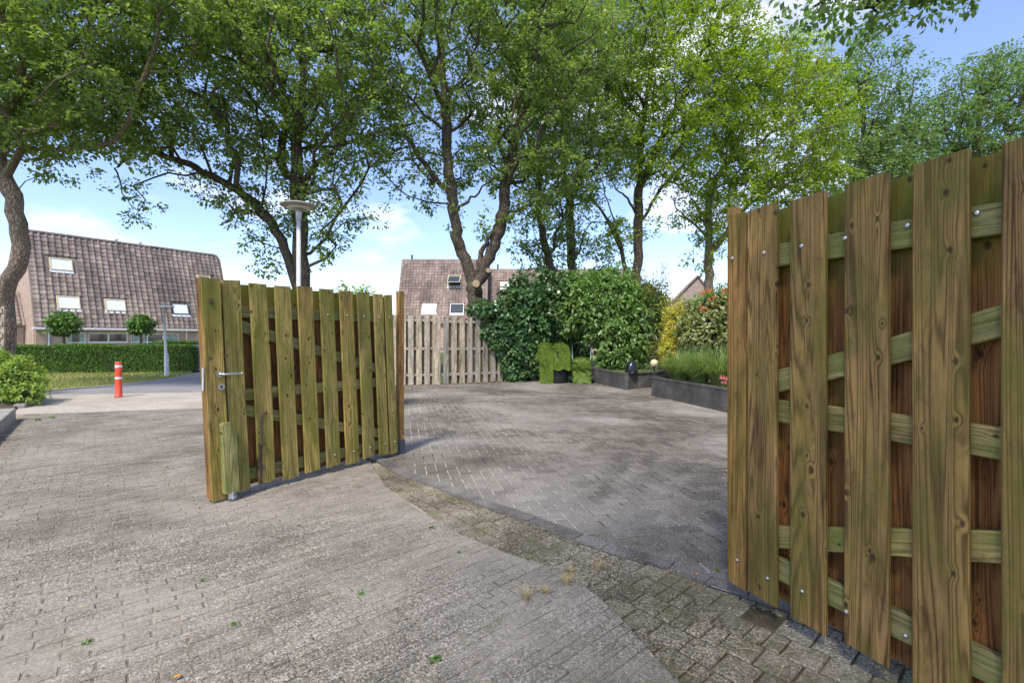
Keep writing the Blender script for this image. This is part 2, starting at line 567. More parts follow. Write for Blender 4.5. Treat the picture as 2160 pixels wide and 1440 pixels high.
M['pale_joint'] = ground_mat('pale_joint', [(0.465, (0.022, 0.019, 0.016)), (0.49, (0.36, 0.32, 0.27)), (0.57, (0.54, 0.49, 0.42)), (0.7, (0.66, 0.62, 0.54))], 0.45, 70)
M['moss_joint'] = ground_mat('moss_joint', [(0.35, (0.04, 0.03, 0.018)), (0.5, (0.085, 0.068, 0.035)), (0.65, (0.17, 0.135, 0.085))], 7.0, 120)
M['soil'] = ground_mat('soil', [(0.35, (0.06, 0.045, 0.03)), (0.65, (0.15, 0.12, 0.085))], 3.0, 90)
M['ground'] = ground_mat('ground', [(0.35, (0.06, 0.075, 0.02)), (0.6, (0.12, 0.135, 0.04))], 0.8, 60)
M['lawn'] = ground_mat('lawn', [(0.30, (0.15, 0.19, 0.04)), (0.48, (0.23, 0.26, 0.065)), (0.58, (0.38, 0.31, 0.15)), (0.72, (0.27, 0.29, 0.08))], 0.7, 50)
M['band'] = ground_mat('pale_paving', [(0.30, (0.30, 0.26, 0.21)), (0.55, (0.44, 0.39, 0.32)), (0.75, (0.52, 0.47, 0.40))], 0.9, 60, 0.3)
M['road'] = ground_mat('path_paving', [(0.30, (0.20, 0.19, 0.185)), (0.7, (0.31, 0.295, 0.28))], 0.8, 60, 0.3)
M['concrete'] = simple('kerb_concrete', (0.30, 0.275, 0.235), 0.9, var=0.35, scale=12)
M['planter'] = None
M['steel'] = simple('brushed_steel', (0.50, 0.49, 0.47), 0.42, 1.0, var=0.1, scale=60)
M['galv'] = simple('galvanised_steel', (0.55, 0.56, 0.57), 0.5, 0.15, var=0.18, scale=16)
M['white_steel'] = simple('bright_tube', (0.70, 0.71, 0.72), 0.35, 0.2)
M['rust'] = simple('rusty_iron', (0.11, 0.075, 0.05), 0.75, 0.4, var=0.4, scale=40)
M['black'] = simple('black_rubber', (0.012, 0.012, 0.013), 0.55, var=0.3)
M['shoe'] = simple('slate_metal_shoe', (0.06, 0.068, 0.085), 0.55, 0.3, var=0.2)
M['white'] = simple('white_paint', (0.78, 0.77, 0.74), 0.5)
M['cream'] = simple('cream_wood_frame', (0.66, 0.56, 0.36), 0.6, var=0.1)
M['darkframe'] = simple('dark_frame', (0.06, 0.065, 0.075), 0.5)
M['glass'] = simple('window_glass', (0.035, 0.045, 0.045), 0.06, spec=0.8)
M['sky_reflect'] = simple('painted_sky_reflection', (0.80, 0.82, 0.84), 0.25, spec=0.8)  # reflected bright sky painted as pale panes; also colours their flashing
M['curtain'] = simple('pale_curtain', (0.34, 0.40, 0.34), 0.7, var=0.35, scale=9)
M['red'] = simple('bollard_red', (0.62, 0.075, 0.030), 0.45, var=0.15, scale=14)
M['reflect'] = simple('bollard_white', (0.70, 0.68, 0.64), 0.5, var=0.2, scale=30)
M['brick'] = brickwall('house_brick', (0.42, 0.27, 0.19), (0.52, 0.36, 0.26), (0.45, 0.41, 0.36))
M['brick_far'] = brickwall('gable_brick', (0.34, 0.245, 0.20), (0.42, 0.31, 0.26), (0.36, 0.33, 0.30))
M['tile'] = rooftile('roof_tile', (0.175, 0.143, 0.124), (0.285, 0.238, 0.208), (0.46, 0.43, 0.38), 0.55)
M['tile_far'] = rooftile('roof_tile_far', (0.20, 0.155, 0.132), (0.31, 0.245, 0.21), (0.46, 0.42, 0.37), 0.4)
M['oak_leaf'] = leaf_mat('oak_leaf', [(0.075, 0.128, 0.039), (0.135, 0.209, 0.054), (0.209, 0.292, 0.083), (0.329, 0.389, 0.149)], (1.5, 1.6, 0.7), 0.5, 0.40, 0.5)
M['oak_leaf_y'] = leaf_mat('oak_leaf_bright', [(0.086, 0.151, 0.025), (0.172, 0.259, 0.038), (0.287, 0.374, 0.052), (0.460, 0.489, 0.086)], (1.5, 1.7, 0.5), 0.45)
M['oak_leaf_b'] = leaf_mat('oak_leaf_bluish', [(0.068, 0.115, 0.043), (0.121, 0.189, 0.065), (0.189, 0.263, 0.095), (0.270, 0.338, 0.135)], (1.4, 1.7, 0.8), 0.42)
M['ivy'] = leaf_mat('ivy_leaf', [(0.022, 0.056, 0.018), (0.044, 0.106, 0.031), (0.081, 0.163, 0.047), (0.171, 0.248, 0.093)], (1.4, 1.8, 0.6), 0.2, 0.34, 0.5)
M['shrub'] = leaf_mat('shrub_leaf', [(0.060, 0.118, 0.034), (0.106, 0.192, 0.048), (0.168, 0.270, 0.070), (0.288, 0.384, 0.120)], (1.5, 1.8, 0.5), 0.32, 0.4, 0.45)
M['olive'] = leaf_mat('olive_leaf', [(0.075, 0.094, 0.022), (0.138, 0.150, 0.033), (0.213, 0.213, 0.050), (0.237, 0.163, 0.062)], (1.4, 1.5, 0.6), 0.3)
M['yellow'] = leaf_mat('yellow_needle', [(0.240, 0.240, 0.024), (0.432, 0.408, 0.048), (0.576, 0.528, 0.084), (0.660, 0.600, 0.144)], (1.3, 1.3, 0.6), 0.35)
M['varieg'] = leaf_mat('variegated_leaf', [(0.06, 0.10, 0.025), (0.14, 0.19, 0.05), (0.26, 0.28, 0.10), (0.40, 0.39, 0.20)], (1.3, 1.4, 0.7), 0.25)
M['hedge'] = leaf_mat('hedge_leaf', [(0.040, 0.098, 0.016), (0.075, 0.155, 0.025), (0.115, 0.213, 0.037), (0.184, 0.276, 0.069)], (1.4, 1.7, 0.5), 0.22)
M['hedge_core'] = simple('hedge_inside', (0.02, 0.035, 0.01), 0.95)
M['lime'] = leaf_mat('lime_leaf', [(0.11, 0.19, 0.035), (0.20, 0.31, 0.055), (0.31, 0.42, 0.085), (0.48, 0.50, 0.14)], (1.4, 1.5, 0.5), 0.35)
M['grassblade'] = leaf_mat('grass_blade', [(0.065, 0.130, 0.026), (0.130, 0.221, 0.039), (0.208, 0.286, 0.078), (0.390, 0.403, 0.182)], (1.3, 1.5, 0.6), 0.3, 0.4, 0.4)
M['lawnblade'] = leaf_mat('lawn_blade', [(0.15, 0.20, 0.04), (0.23, 0.27, 0.06), (0.30, 0.31, 0.10), (0.40, 0.34, 0.17)], (1.3, 1.4, 0.6), 0.3)
M['straw'] = leaf_mat('dry_straw', [(0.30, 0.22, 0.10), (0.42, 0.33, 0.17), (0.52, 0.43, 0.25)], (1.2, 1.1, 0.7), 0.2)
M['turf'] = leaf_mat('artificial_turf', [(0.065, 0.115, 0.012), (0.105, 0.170, 0.017), (0.155, 0.230, 0.026), (0.230, 0.300, 0.05)], (1.2, 1.4, 0.5), 0.15, 0.45)
M['orange'] = leaf_mat('orange_petal', [(0.70, 0.12, 0.03), (0.80, 0.20, 0.06), (0.85, 0.30, 0.12)], (1.2, 0.9, 0.6), 0.3)
M['pink'] = leaf_mat('pink_petal', [(0.62, 0.12, 0.13), (0.75, 0.22, 0.22), (0.82, 0.36, 0.34)], (1.2, 0.9, 0.8), 0.3)
M['deadleaf'] = simple('orange_dead_leaf', (0.60, 0.27, 0.03), 0.6, var=0.3)
M['bark'] = bark_mat('oak_bark', (0.035, 0.028, 0.021), (0.165, 0.13, 0.098))
M['bark_l'] = bark_mat('grey_bark', (0.10, 0.078, 0.056), (0.33, 0.255, 0.19), (0.16, 0.14, 0.08))
M['cutwood'] = simple('pruning_scar', (0.36, 0.26, 0.14), 0.85, var=0.4, scale=18)
M['globe'] = simple('frosted_globe', (0.80, 0.62, 0.38), 0.3, spec=0.5)
M['plasticbag'] = simple('black_plastic', (0.012, 0.014, 0.019), 0.28, spec=0.6)
M['green_plastic'] = simple('green_plastic', (0.02, 0.42, 0.09), 0.4)
M['grille'] = simple('grey_gate_paint', (0.20, 0.24, 0.29), 0.5)


def planter_mat():
    m, t, bs, out = mat_new('planter_concrete')
    oc = N(t, 'ShaderNodeNewGeometry').outputs['Position']
    n = noise(t, oc, 2.6, 7, 0.7, 0.3)
    g = noise(t, oc, 120, 3, 0.6)
    col = ramp(t, n, [(0.34, (0.045, 0.041, 0.037)), (0.55, (0.085, 0.077, 0.069)), (0.72, (0.16, 0.145, 0.13))])
    col = mixc(t, 0.5, col, mixc(t, 1.0, col, ramp(t, g, [(0.3, (0.6, 0.6, 0.6)), (0.7, (1.4, 1.4, 1.4))]), 'MULTIPLY'))
    lnk(t, col, bs.inputs['Base Color'])
    bs.inputs['Roughness'].default_value = 0.85
    bump(t, bs, g, 0.3, 0.004)
    return m


M['planter'] = planter_mat()


# ------------------------------------------------------------------ the ground and the paving
def sheet(name, poly, z, mat, kind='structure'):
    me = pyd(name, [(p[0], p[1], z) for p in poly], [tuple(range(len(poly)))])
    o = obj(name, me, mat)
    if kind:
        o['kind'] = kind
    return o


gv, gf = [], []
gs = [-900, -300, -120, -60, -30, -15, 0, 15, 30, 60, 120, 300, 900]
for y in gs:
    for x in gs:
        gv.append((x, y + 40, -0.05))
k = len(gs)
for i in range(k - 1):
    for j in range(k - 1):
        gf.append((i * k + j, i * k + j + 1, (i + 1) * k + j + 1, (i + 1) * k + j))
ground = obj('ground', pyd('ground', gv, gf), M['ground'])
ground['kind'] = 'structure'


def catmull(P, per=8):
    P = [Vector(p) for p in P]
    Q = [P[0] * 2 - P[1]] + P + [P[-1] * 2 - P[-2]]
    out = []
    for i in range(1, len(Q) - 2):
        for s in range(per):
            u = s / per
            a, b, c, d = Q[i - 1], Q[i], Q[i + 1], Q[i + 2]
            out.append(0.5 * ((2 * b) + (c - a) * u + (2 * a - 5 * b + 4 * c - d) * u * u + (3 * b - a - 3 * c + d) * u ** 3))
    out.append(P[-1].copy())
    return out


# outer edge of the border course that divides the alley from the driveway
EDGE = catmull([gp(x, y).xy.to_3d() for x, y in ((745, 948), (790, 970), (844, 1000), (934, 1033), (1019, 1067), (1111, 1099), (1240, 1149), (1329, 1177),
                                                 (1427, 1205), (1501, 1235), (1598, 1265))] + [Vector((1.42, 2.24, 0)), Vector((1.75, 1.86, 0)), Vector((2.15, 1.40, 0))], 10)
EA = np.array([(p.x, p.y) for p in EDGE])
_t = np.gradient(EA, axis=0)
_t /= np.linalg.norm(_t, axis=1)[:, None]
ENRM = np.stack([-_t[:, 1], _t[:, 0]], 1)            # to the left of travel: towards the driveway


def edge_side(p):
    """signed distance from the border's outer edge (+ = driveway side), and the local frame"""
    d = EA - np.array(p)[None, :2]
    i = int(np.argmin((d * d).sum(1)))
    return float(-(d[i] * ENRM[i]).sum()), EA[i], ENRM[i]


def clip(poly, o, n, dist=0.0):
    """keep the side of a convex polygon where (p-o).n > dist"""
    out = []
    for i in range(len(poly)):
        a, b = poly[i], poly[(i + 1) % len(poly)]
        da = (a[0] - o[0]) * n[0] + (a[1] - o[1]) * n[1] - dist
        db = (b[0] - o[0]) * n[0] + (b[1] - o[1]) * n[1] - dist
        if da > 0:
            out.append(a)
        if da * db < 0:
            u = da / (da - db)
            out.append((a[0] + (b[0] - a[0]) * u, a[1] + (b[1] - a[1]) * u))
    return out


def inpoly(p, poly):
    c = False
    j = len(poly) - 1
    for i in range(len(poly)):
        a, b = poly[i], poly[j]
        if (a[1] > p[1]) != (b[1] > p[1]) and p[0] < (b[0] - a[0]) * (p[1] - a[1]) / (b[1] - a[1]) + a[0]:
            c = not c
        j = i
    return c


def area(poly):
    return abs(sum(poly[i][0] * poly[(i + 1) % len(poly)][1] - poly[(i + 1) % len(poly)][0] * poly[i][1] for i in range(len(poly)))) / 2


def brick_geo(poly, gap, ch, rnd, zt=0.0, depth=0.03):
    """a paving brick over a convex outline: gap shrinks it, the upper arris is chamfered, the top tilts a little"""
    n = len(poly)
    cx, cy = sum(p[0] for p in poly) / n, sum(p[1] for p in poly) / n
    rr = max(0.02, math.sqrt(area(poly)) / 2)

    def sh(d):
        o = []
        for p in poly:
            dx, dy = p[0] - cx, p[1] - cy
            L = math.hypot(dx, dy) or 1
            kx = max(0.3, 1 - d * 1.35 / max(L, 0.02))
            o.append((cx + dx * kx, cy + dy * kx))
        return o
    a, b = rnd.uniform(-0.012, 0.012), rnd.uniform(-0.012, 0.012)
    z0 = zt + rnd.uniform(-0.0022, 0.0022)

    def z(p, dz):
        return z0 + dz + a * (p[0] - cx) + b * (p[1] - cy)
    P0, P1 = sh(gap), sh(gap + ch)
    v = [(p[0], p[1], z(p, -depth)) for p in P0] + [(p[0], p[1], z(p, -ch * 0.8)) for p in P0] + [(p[0], p[1], z(p, 0)) for p in P1]
    f = [tuple(range(2 * n, 3 * n))]
    for i in range(n):
        j = (i + 1) % n
        f.append((i, j, n + j, n + i))
        f.append((n + i, n + j, 2 * n + j, 2 * n + i))
    return v, f, (cx, cy)


def ccw(poly):
    s = sum(poly[i][0] * poly[(i + 1) % len(poly)][1] - poly[(i + 1) % len(poly)][0] * poly[i][1] for i in range(len(poly)))
    return poly if s > 0 else poly[::-1]


def seen(c):
    """is this patch of ground in the photo and not behind a gate leaf"""
    if c[1] < 1.70:
        return False
    x, y = 1080 + F * c[0] / c[1], HZ + F * CAM_H / c[1]
    if not (-10 < x < 2170 and y < 1450):
        return False
    if x > 1545 and (y < 1215 + (x - 1545) * 0.62):
        return False
    if 440 < x < 845 and y < 1052 - (x - 440) * 0.25:
        return False
    return True


def lay(parent, polys, mat, name, rest_name, most=290, gap=0.0025, ch=0.0035, zt=0.0, seed=1):
    rnd = random.Random(seed)
    polys = [ccw(p) for p in polys if len(p) >= 3 and area(p) > 0.0009]

    def key(p):
        c = (sum(q[0] for q in p) / len(p), sum(q[1] for q in p) / len(p))
        return (0 if seen(c) else 1, c[0] ** 2 + c[1] ** 2)
    polys.sort(key=key)
    for p in polys[:most]:
        v, f, c = brick_geo(p, gap, ch, rnd, zt)
        me = pyd(name, [(q[0] - c[0], q[1] - c[1], q[2]) for q in v], f)
        o = obj(name, me, mat, parent)
        o.location = (c[0], c[1], 0)
    mb = MB()
    for p in polys[most:]:
        v, f, c = brick_geo(p, gap, ch, rnd, zt)
        mb.add(v, f)
    if mb.v:
        mb.build(rest_name, mat, parent)['kind'] = 'stuff'


# ---- driveway: dark bricks in herringbone
fenceL, fenceM, fenceR = gp(750, 816), gp(929, 811), gp(1130, 800.5)
planA, planB, planC = gp(1248, 806), gp(1319, 822), gp(1400, 812.5)
plan2A, plan2B = gp(1374, 833.5), gp(1537, 871)
p2d = (plan2B - plan2A).normalized()
plan2E = plan2A + p2d * 5.6
drive_poly = [tuple(p[:2]) for p in EA[3:]] + [(2.6, 1.6), (plan2E.x + .1, plan2E.y), (plan2B.x, plan2B.y), (plan2A.x, plan2A.y), (planC.x + .3, planC.y), (planB.x, planB.y), (planA.x, planA.y),
                                              (fenceR.x + .5, fenceR.y + .1), (fenceM.x, fenceM.y + .05), (-3.75, fenceM.y + .1)]
driveway = sheet('driveway', drive_poly, -0.0022, M['pale_joint'])
ang = math.atan2(0.235, 1.0)           # the long joints run slightly left of straight ahead
ca, sa = math.cos(ang), math.sin(ang)
W = 0.105
polys = []
for i in range(-90, 160):
    for j in range(-45, 46):
        ox, oy = i + 2 * j, i - 2 * j
        for (x0, y0, x1, y1) in ((0, 0, 2, 1), (3, 0, 4, 2)):
            q = [(ox + a, oy + b) for a, b in ((x0, y0), (x1, y0), (x1, y1), (x0, y1))]
            q = [((a * W) * ca - (b * W) * sa, (a * W) * sa + (b * W) * ca + 2.0) for a, b in q]
            c = (sum(a for a, b in q) / 4, sum(b for a, b in q) / 4)
            if c[1] < 1.4 or c[1] > 15.2 or c[0] < -4.2 or c[0] > 6.5:
                continue
            if not inpoly(c, drive_poly):
                s, o, n = edge_side(c)
                if s < -0.12 or s > 0.12 or c[1] > 6.5:
                    continue
            s, o, n = edge_side(c)
            if s < 0.34:
                q = clip(q, o, n, 0.107)
            if len(q) >= 3:
                polys.append(q)
lay(driveway, polys, M['herring'], 'brick', 'brick_paving', 295, 0.0046, 0.0035, 0.002, 3)

# ---- border course between driveway and alley, laid end to end and a little proud
border = sheet('border_course', [tuple(EA[i] + ENRM[i] * 0.004) for i in range(len(EA))] + [tuple(EA[i] + ENRM[i] * 0.104) for i in reversed(range(len(EA)))], -0.0035, M['moss_joint'])
cum = np.concatenate([[0], np.cumsum(np.linalg.norm(np.diff(EA, axis=0), axis=1))])


def on_edge(s, d):
    i = min(max(int(np.searchsorted(cum, s)) - 1, 0), len(EA) - 2)
    u = (s - cum[i]) / max(1e-6, cum[i + 1] - cum[i])
    p = EA[i] * (1 - u) + EA[i + 1] * u + (ENRM[i] * (1 - u) + ENRM[i + 1] * u) * d
    return (float(p[0]), float(p[1]))


polys, s = [], 0.02
while s < cum[-1] - 0.25:
    L = 0.212
    polys.append([on_edge(s, 0.002), on_edge(s + L, 0.002), on_edge(s + L, 0.105), on_edge(s, 0.105)])
    s += L
lay(border, polys, M['border'], 'brick', 'brick_paving', 60, 0.0018, 0.005, 0.012, 4)

# ---- alley: narrow grey bricks across the lane, rows square to the border
U2, V2 = np.array((0.75, 0.66)), np.array((-0.66, 0.75))
U2, V2 = U2 / np.linalg.norm(U2), V2 / np.linalg.norm(V2)
strip_line = [(0.74, 1.0), (0.72, 1.50), (0.60, 1.97), (0.33, 2.63), (-0.36, 3.22), (-1.15, 4.28), (-1.50, 5.05)]
al_poly = [(-2.45, 1.2), (0.74, 1.2)] + strip_line[1:] + [(-1.72, 5.35), (-4.9, 9.02), (-5.69, 8.99), (-8.43, 8.26)]
far_l, far_r = gp(30, 876), gp(470, 859)
alley = sheet('alley', [(-2.1, -3.0), (3.2, -3.0), (2.6, 1.2), (0.74, 1.2)] + strip_line[1:] + [(-1.72, 5.35), (-4.7, 9.02), (far_r.x, far_r.y), (far_l.x - .6, far_l.y), (-3.2, 1.0)], -0.0042, M['sand_joint'])
SLN = np.array([(p.x, p.y) for p in catmull([Vector((a, b, 0)) for a, b in strip_line], 10)])
_t = np.gradient(SLN, axis=0)
_t /= np.linalg.norm(_t, axis=1)[:, None]
SNRM = np.stack([-_t[:, 1], _t[:, 0]], 1)            # to the left of travel: towards the alley


def strip_side(p):
    d = SLN - np.array(p)[None, :2]
    i = int(np.argmin((d * d).sum(1)))
    return float(-(d[i] * SNRM[i]).sum()), SLN[i], SNRM[i]


polys = []
BL, BW = 0.205, 0.0575
for r in range(-60, 260):
    shift = (0.5 if r % 2 else 0.0) + random.uniform(-0.06, 0.06)
    for c in range(-75, 60):
        q = []
        for a, b in ((0, 0), (1, 0), (1, 1), (0, 1)):
            p = U2 * ((c + shift + a) * BL) + V2 * ((r + b) * BW)
            q.append((float(p[0]), float(p[1])))
        cc = (sum(a for a, b in q) / 4, sum(b for a, b in q) / 4)
        if cc[1] < 1.45 or cc[1] > 9.1:
            continue
        if not inpoly(cc, al_poly):
            if cc[1] > 5.0 or cc[0] < -1.7 or strip_side(cc)[0] < -0.12:
                continue
        if cc[1] < 5.1 and cc[0] > -2.2:
            s, o, n = strip_side(cc)
            if s < 0.15:
                q = clip(q, o, n, -0.006)
        if len(q) >= 3:
            polys.append(q)
lay(alley, polys, M['alley'], 'brick', 'brick_paving', 295, 0.0036, 0.0028, 0.0, 5)

# ---- strip of mossy pavers between the alley bricks and the border
st_poly = strip_line + [tuple(p) for p in EA[5:][np.arange(len(EA) - 5)]] + [(2.15, 1.0)]
st_in = strip_line[1:] + [tuple(EA[i] - ENRM[i] * 0.0) for i in range(6, len(EA))] + [(2.0, 1.0), (0.74, 1.0)]
strip = sheet('paver_strip', st_in, -0.012, M['moss_joint'])
polys = []
PW = 0.148
rs = random.Random(12)
for r in range(-30, 50):
    shift = (r % 2) * 0.5 + rs.uniform(-.1, .1)
    for c in range(-30, 40):
        a0, a1, b0, b1 = (c + shift) * PW, (c + shift + 1) * PW, r * PW * 1.02, (r + 1) * PW * 1.02
        cells = [(a0, a1, b0, b1)]
        if rs.random() < 0.28:
            m = (a0 + a1) / 2
            cells = [(a0, m, b0, b1), (m, a1, b0, b1)]
        for (x0, x1, y0, y1) in cells:
            q = []
            for a, b in ((x0, y0), (x1, y0), (x1, y1), (x0, y1)):
                p = V2 * -a + U2 * b
                q.append((float(p[0]), float(p[1]) + 1.0))
            cc = (sum(a for a, b in q) / 4, sum(b for a, b in q) / 4)
            if not (1.3 < cc[1] < 5.0 and -1.6 < cc[0] < 1.9):
                continue
            if not inpoly(cc, st_in) and not (abs(strip_side(cc)[0]) < .1 and edge_side(cc)[0] < 0) and not (-.02 < edge_side(cc)[0] < .10 and strip_side(cc)[0] < 0):
                continue
            s, o, n = strip_side(cc)
            if s > -.14:
                q = clip(q, o, -n, 0.002)
                if len(q) < 3:
                    continue
            if abs(cc[0] - 1.13) < 0.075 and abs(cc[1] - 2.25) < 0.11:
                continue                                 # one paver is missing: bare earth by the gate
            s, o, n = edge_side(cc)
            if s > -0.25:
                q = clip(q, o, -n, 0.004)
            if len(q) >= 3:
                polys.append(q)
lay(strip, polys, M['mossy'], 'paver', 'paver_remainder', 290, 0.0045, 0.007, -0.004, 6)

# ---- pale paving beyond the alley, path and verge
band = sheet('pale_paving', [(far_l.x - 1.5, far_l.y - .2), (far_l.x, far_l.y), (far_r.x, far_r.y), (-4.0, 9.0), (-4.6, 12.2), gp(450, 826).xy, gp(300, 828).xy, gp(120, 832).xy, gp(40, 838).xy, (-12.4, 9.4)], -0.010, M['band'])
roadp = sheet('path', [gp(40, 838).xy, gp(120, 832).xy, gp(300, 828).xy, gp(450, 826).xy, (-4.6, 12.2), (-7.5, 20.5), gp(440, 781).xy, gp(405, 786).xy, gp(350, 797.5).xy, gp(250, 809).xy, gp(90, 822).xy, gp(-60, 826).xy], -0.014, M['road'])
verge = sheet('verge', [gp(-60, 826).xy, gp(90, 822).xy, gp(250, 809).xy, gp(350, 797.5).xy, gp(405, 786).xy, gp(405, 783).xy, gp(-80, 786).xy], -0.018, M['lawn'])


# ------------------------------------------------------------------ leaves and branches
def unit(a):
    return a / np.maximum(np.linalg.norm(a, axis=1), 1e-6)[:, None]


def leaf_mesh(name, C, D, Nn, L, ratio=0.55, shape=4, droop=0.12):
    """one small folded blade per row: base C, direction D, up Nn, length L"""
    n = len(C)
    L = np.broadcast_to(np.asarray(L, float), (n,))[:, None]
    D = unit(D)
    S = unit(np.cross(D, Nn))
    Nn = np.cross(S, D)
    w = L * ratio * 0.5
    if shape == 4:
        V = np.stack([C, C + D * L * .52 + S * w + Nn * w * .35, C + D * L - Nn * L * droop, C + D * L * .48 - S * w + Nn * w * .35], 1)
        k = 4
    else:
        V = np.stack([C, C + D * L * .28 + S * w * .85 + Nn * w * .3, C + D * L * .66 + S * w * .8 + Nn * w * .15, C + D * L - Nn * L * droop,
                      C + D * L * .66 - S * w * .8 + Nn * w * .15, C + D * L * .28 - S * w * .85 + Nn * w * .3], 1)
        k = 6
    return npmesh(name, V.reshape(-1, 3), np.arange(n * k).reshape(n, k))


def grow(skel, tips, balance=0.35, step=0.45, rnd=None):
    """join scattered twig tips to a hand-laid skeleton, always to the cheapest node; returns nodes, parents, tip node ids"""
    P, par, path = [], [], []
    for line, pi in skel:
        prev = pi
        for q in line:
            P.append(np.array(q, float))
            par.append(prev if prev is not None else -1)
            path.append(0 if prev is None or prev < 0 else path[prev] + np.linalg.norm(P[-1] - P[prev]))
            prev = len(P) - 1
    tips = np.asarray(tips, float)
    n = len(tips)
    best = np.full(n, 1e9)
    bi = np.zeros(n, int)

    def upd(ids):
        for i in ids:
            d = np.linalg.norm(tips - P[i], axis=1)
            c = d + balance * path[i] + np.maximum(0, P[i][2] - tips[:, 2]) * 0.5
            m = c < best
            best[m] = c[m]
            bi[m] = i
    upd([i for i in range(len(P)) if i > 3])
    done = np.zeros(n, bool)
    tipid = np.zeros(n, int)
    for _ in range(n):
        j = int(np.argmin(np.where(done, 1e18, best)))
        done[j] = True
        a = P[bi[j]]
        b = tips[j]
        L = np.linalg.norm(b - a)
        m = max(1, int(L / step))
        prev = bi[j]
        new = []
        sag = np.array((rnd.normal() * .12, rnd.normal() * .12, 0.10)) * L
        for q in range(1, m + 1):
            u = q / m
            p = a + (b - a) * u + sag * (4 * u * (1 - u)) * 0.6
            if q < m:
                p = p + rnd.normal(size=3) * 0.06
            P.append(p)
            par.append(prev)
            path.append(path[prev] + np.linalg.norm(p - P[prev]))
            prev = len(P) - 1
            new.append(prev)
        tipid[j] = prev
        best[j] = 1e9
        upd(new)
    return np.array(P), np.array(par), tipid


def tree_wood(name, P, par, tipid, r0, mat, parent, flare=1.35, power=0.44, rmin=0.007, minr=None):
    n = len(P)
    cnt = np.zeros(n)
    cnt[tipid] += 1
    kids = [[] for _ in range(n)]
    for i in range(n):
        if par[i] >= 0:
            kids[par[i]].append(i)
    order, st = [], [i for i in range(n) if par[i] < 0]
    while st:
        i = st.pop()
        order.append(i)
        st += kids[i]
    for i in reversed(order):
        if par[i] >= 0:
            cnt[par[i]] += cnt[i]
    cnt = np.maximum(cnt, 0.6)
    tot = max(cnt[i] for i in range(n) if par[i] < 0)
    r = np.maximum(rmin, r0 * (cnt / tot) ** power)
    if minr is not None:
        r[:len(minr)] = np.maximum(r[:len(minr)], minr)
    z0 = P[0][2]
    V, Fq = [], []
    nv = 0
    starts = [i for i in range(n) if par[i] < 0]
    while starts:
        i = starts.pop()
        ch = [i] if par[i] < 0 else [par[i], i]
        while kids[ch[-1]]:
            ks = sorted(kids[ch[-1]], key=lambda q: -cnt[q])
            starts += ks[1:]
            ch.append(ks[0])
        pts = P[ch]
        rad = r[ch].copy()
        if par[i] >= 0:
            rad[0] = min(rad[0], rad[1] * 1.25)
        else:
            rad[0] *= flare
        if len(pts) < 2:
            continue
        k = 12 if rad.max() > 0.12 else (7 if rad.max() > 0.045 else (5 if rad.max() > 0.02 else 3))
        T = unit(np.gradient(pts, axis=0))
        ref = np.array((0.31, 0.2, 0.1)) if abs(T[0][2]) > .7 else np.array((0.1, 0.1, 1.0))
        A = unit(np.cross(T, ref))
        B = np.cross(T, A)
        an = np.arange(k) * 2 * math.pi / k
        wob = 1 + 0.07 * np.sin(an * 3 + i)[None, :] * (k > 6)
        ring = pts[:, None, :] + (A[:, None, :] * np.cos(an)[None, :, None] + B[:, None, :] * np.sin(an)[None, :, None]) * (rad[:, None] * wob)[:, :, None]
        V.append(ring.reshape(-1, 3))
        m = len(pts)
        a = (np.arange(m - 1)[:, None] * k + np.arange(k)[None, :])
        b = (np.arange(m - 1)[:, None] * k + (np.arange(k)[None, :] + 1) % k)
        Fq.append(np.stack([a, b, b + k, a + k], 2).reshape(-1, 4) + nv)
        nv += m * k
    me = npmesh(name, np.concatenate(V), np.concatenate(Fq))
    return obj(name, me, mat, parent, True)


def in_blobs(blobs, n, rnd, shell=0.0, spacing=0.0):
    """n points spread over a union of ellipsoids (cx,cy,cz,rx,ry,rz); shell pushes them outwards"""
    vol = np.array([b[3] * b[4] * b[5] for b in blobs]) ** 0.85
    vol = np.maximum(vol, vol.max() * .035)
    out = []
    B = np.array(blobs, float)
    tries = 0
    while len(out) < n and tries < n * 40:
        tries += 1
        b = blobs[rnd.choice(len(blobs), p=vol / vol.sum())]
        d = rnd.normal(size=3)
        d /= np.linalg.norm(d)
        u = rnd.random() ** (1 / 3.0)
        u = shell + (1 - shell) * u
        p = np.array(b[:3]) + d * u * np.array(b[3:])
        if spacing and out:
            if np.min(np.linalg.norm(np.array(out) - p, axis=1)) < spacing:
                continue
        out.append(p)
    return np.array(out)


def crown(name, tips, per, spread, L, mat, parent, rnd, flat=0.6, sub=6):
    """leaf sprays: every twig tip carries a few tight sprays, every spray a rosette of leaves"""
    m = len(tips) * sub
    S = np.repeat(tips, sub, 0)
    sz = np.repeat(rnd.uniform(0.6, 1.4, len(tips)), sub)[:, None]
    off = rnd.normal(size=(m, 3)) * spread * 1.15 * sz
    off[:, 2] *= flat
    S = S + off
    k = max(4, per // sub)
    axis = unit(off / spread * .5 + rnd.normal(size=(m, 3)) * .5 + np.array((0, 0, -.15)))
    n = m * k
    C = np.repeat(S, k, 0)
    A = np.repeat(axis, k, 0)
    o2 = rnd.normal(size=(n, 3)) * spread * .36 + A * (rnd.random(n) * spread * .5)[:, None]
    o2[:, 2] *= .75
    C = C + o2
    D = unit(o2 / (spread * .36) * .8 + A * .8 + rnd.normal(size=(n, 3)) * 0.5 + np.array((0, 0, -0.2)))
    Nn = unit(rnd.normal(size=(n, 3)) * 0.6 + np.array((0, 0, 1.0)))
    big = np.repeat(rnd.uniform(.75, 1.25, m), k)
    return obj(name, leaf_mesh(name, C, D, Nn, L * big * rnd.uniform(0.6, 1.3, n), 0.6), mat, parent)


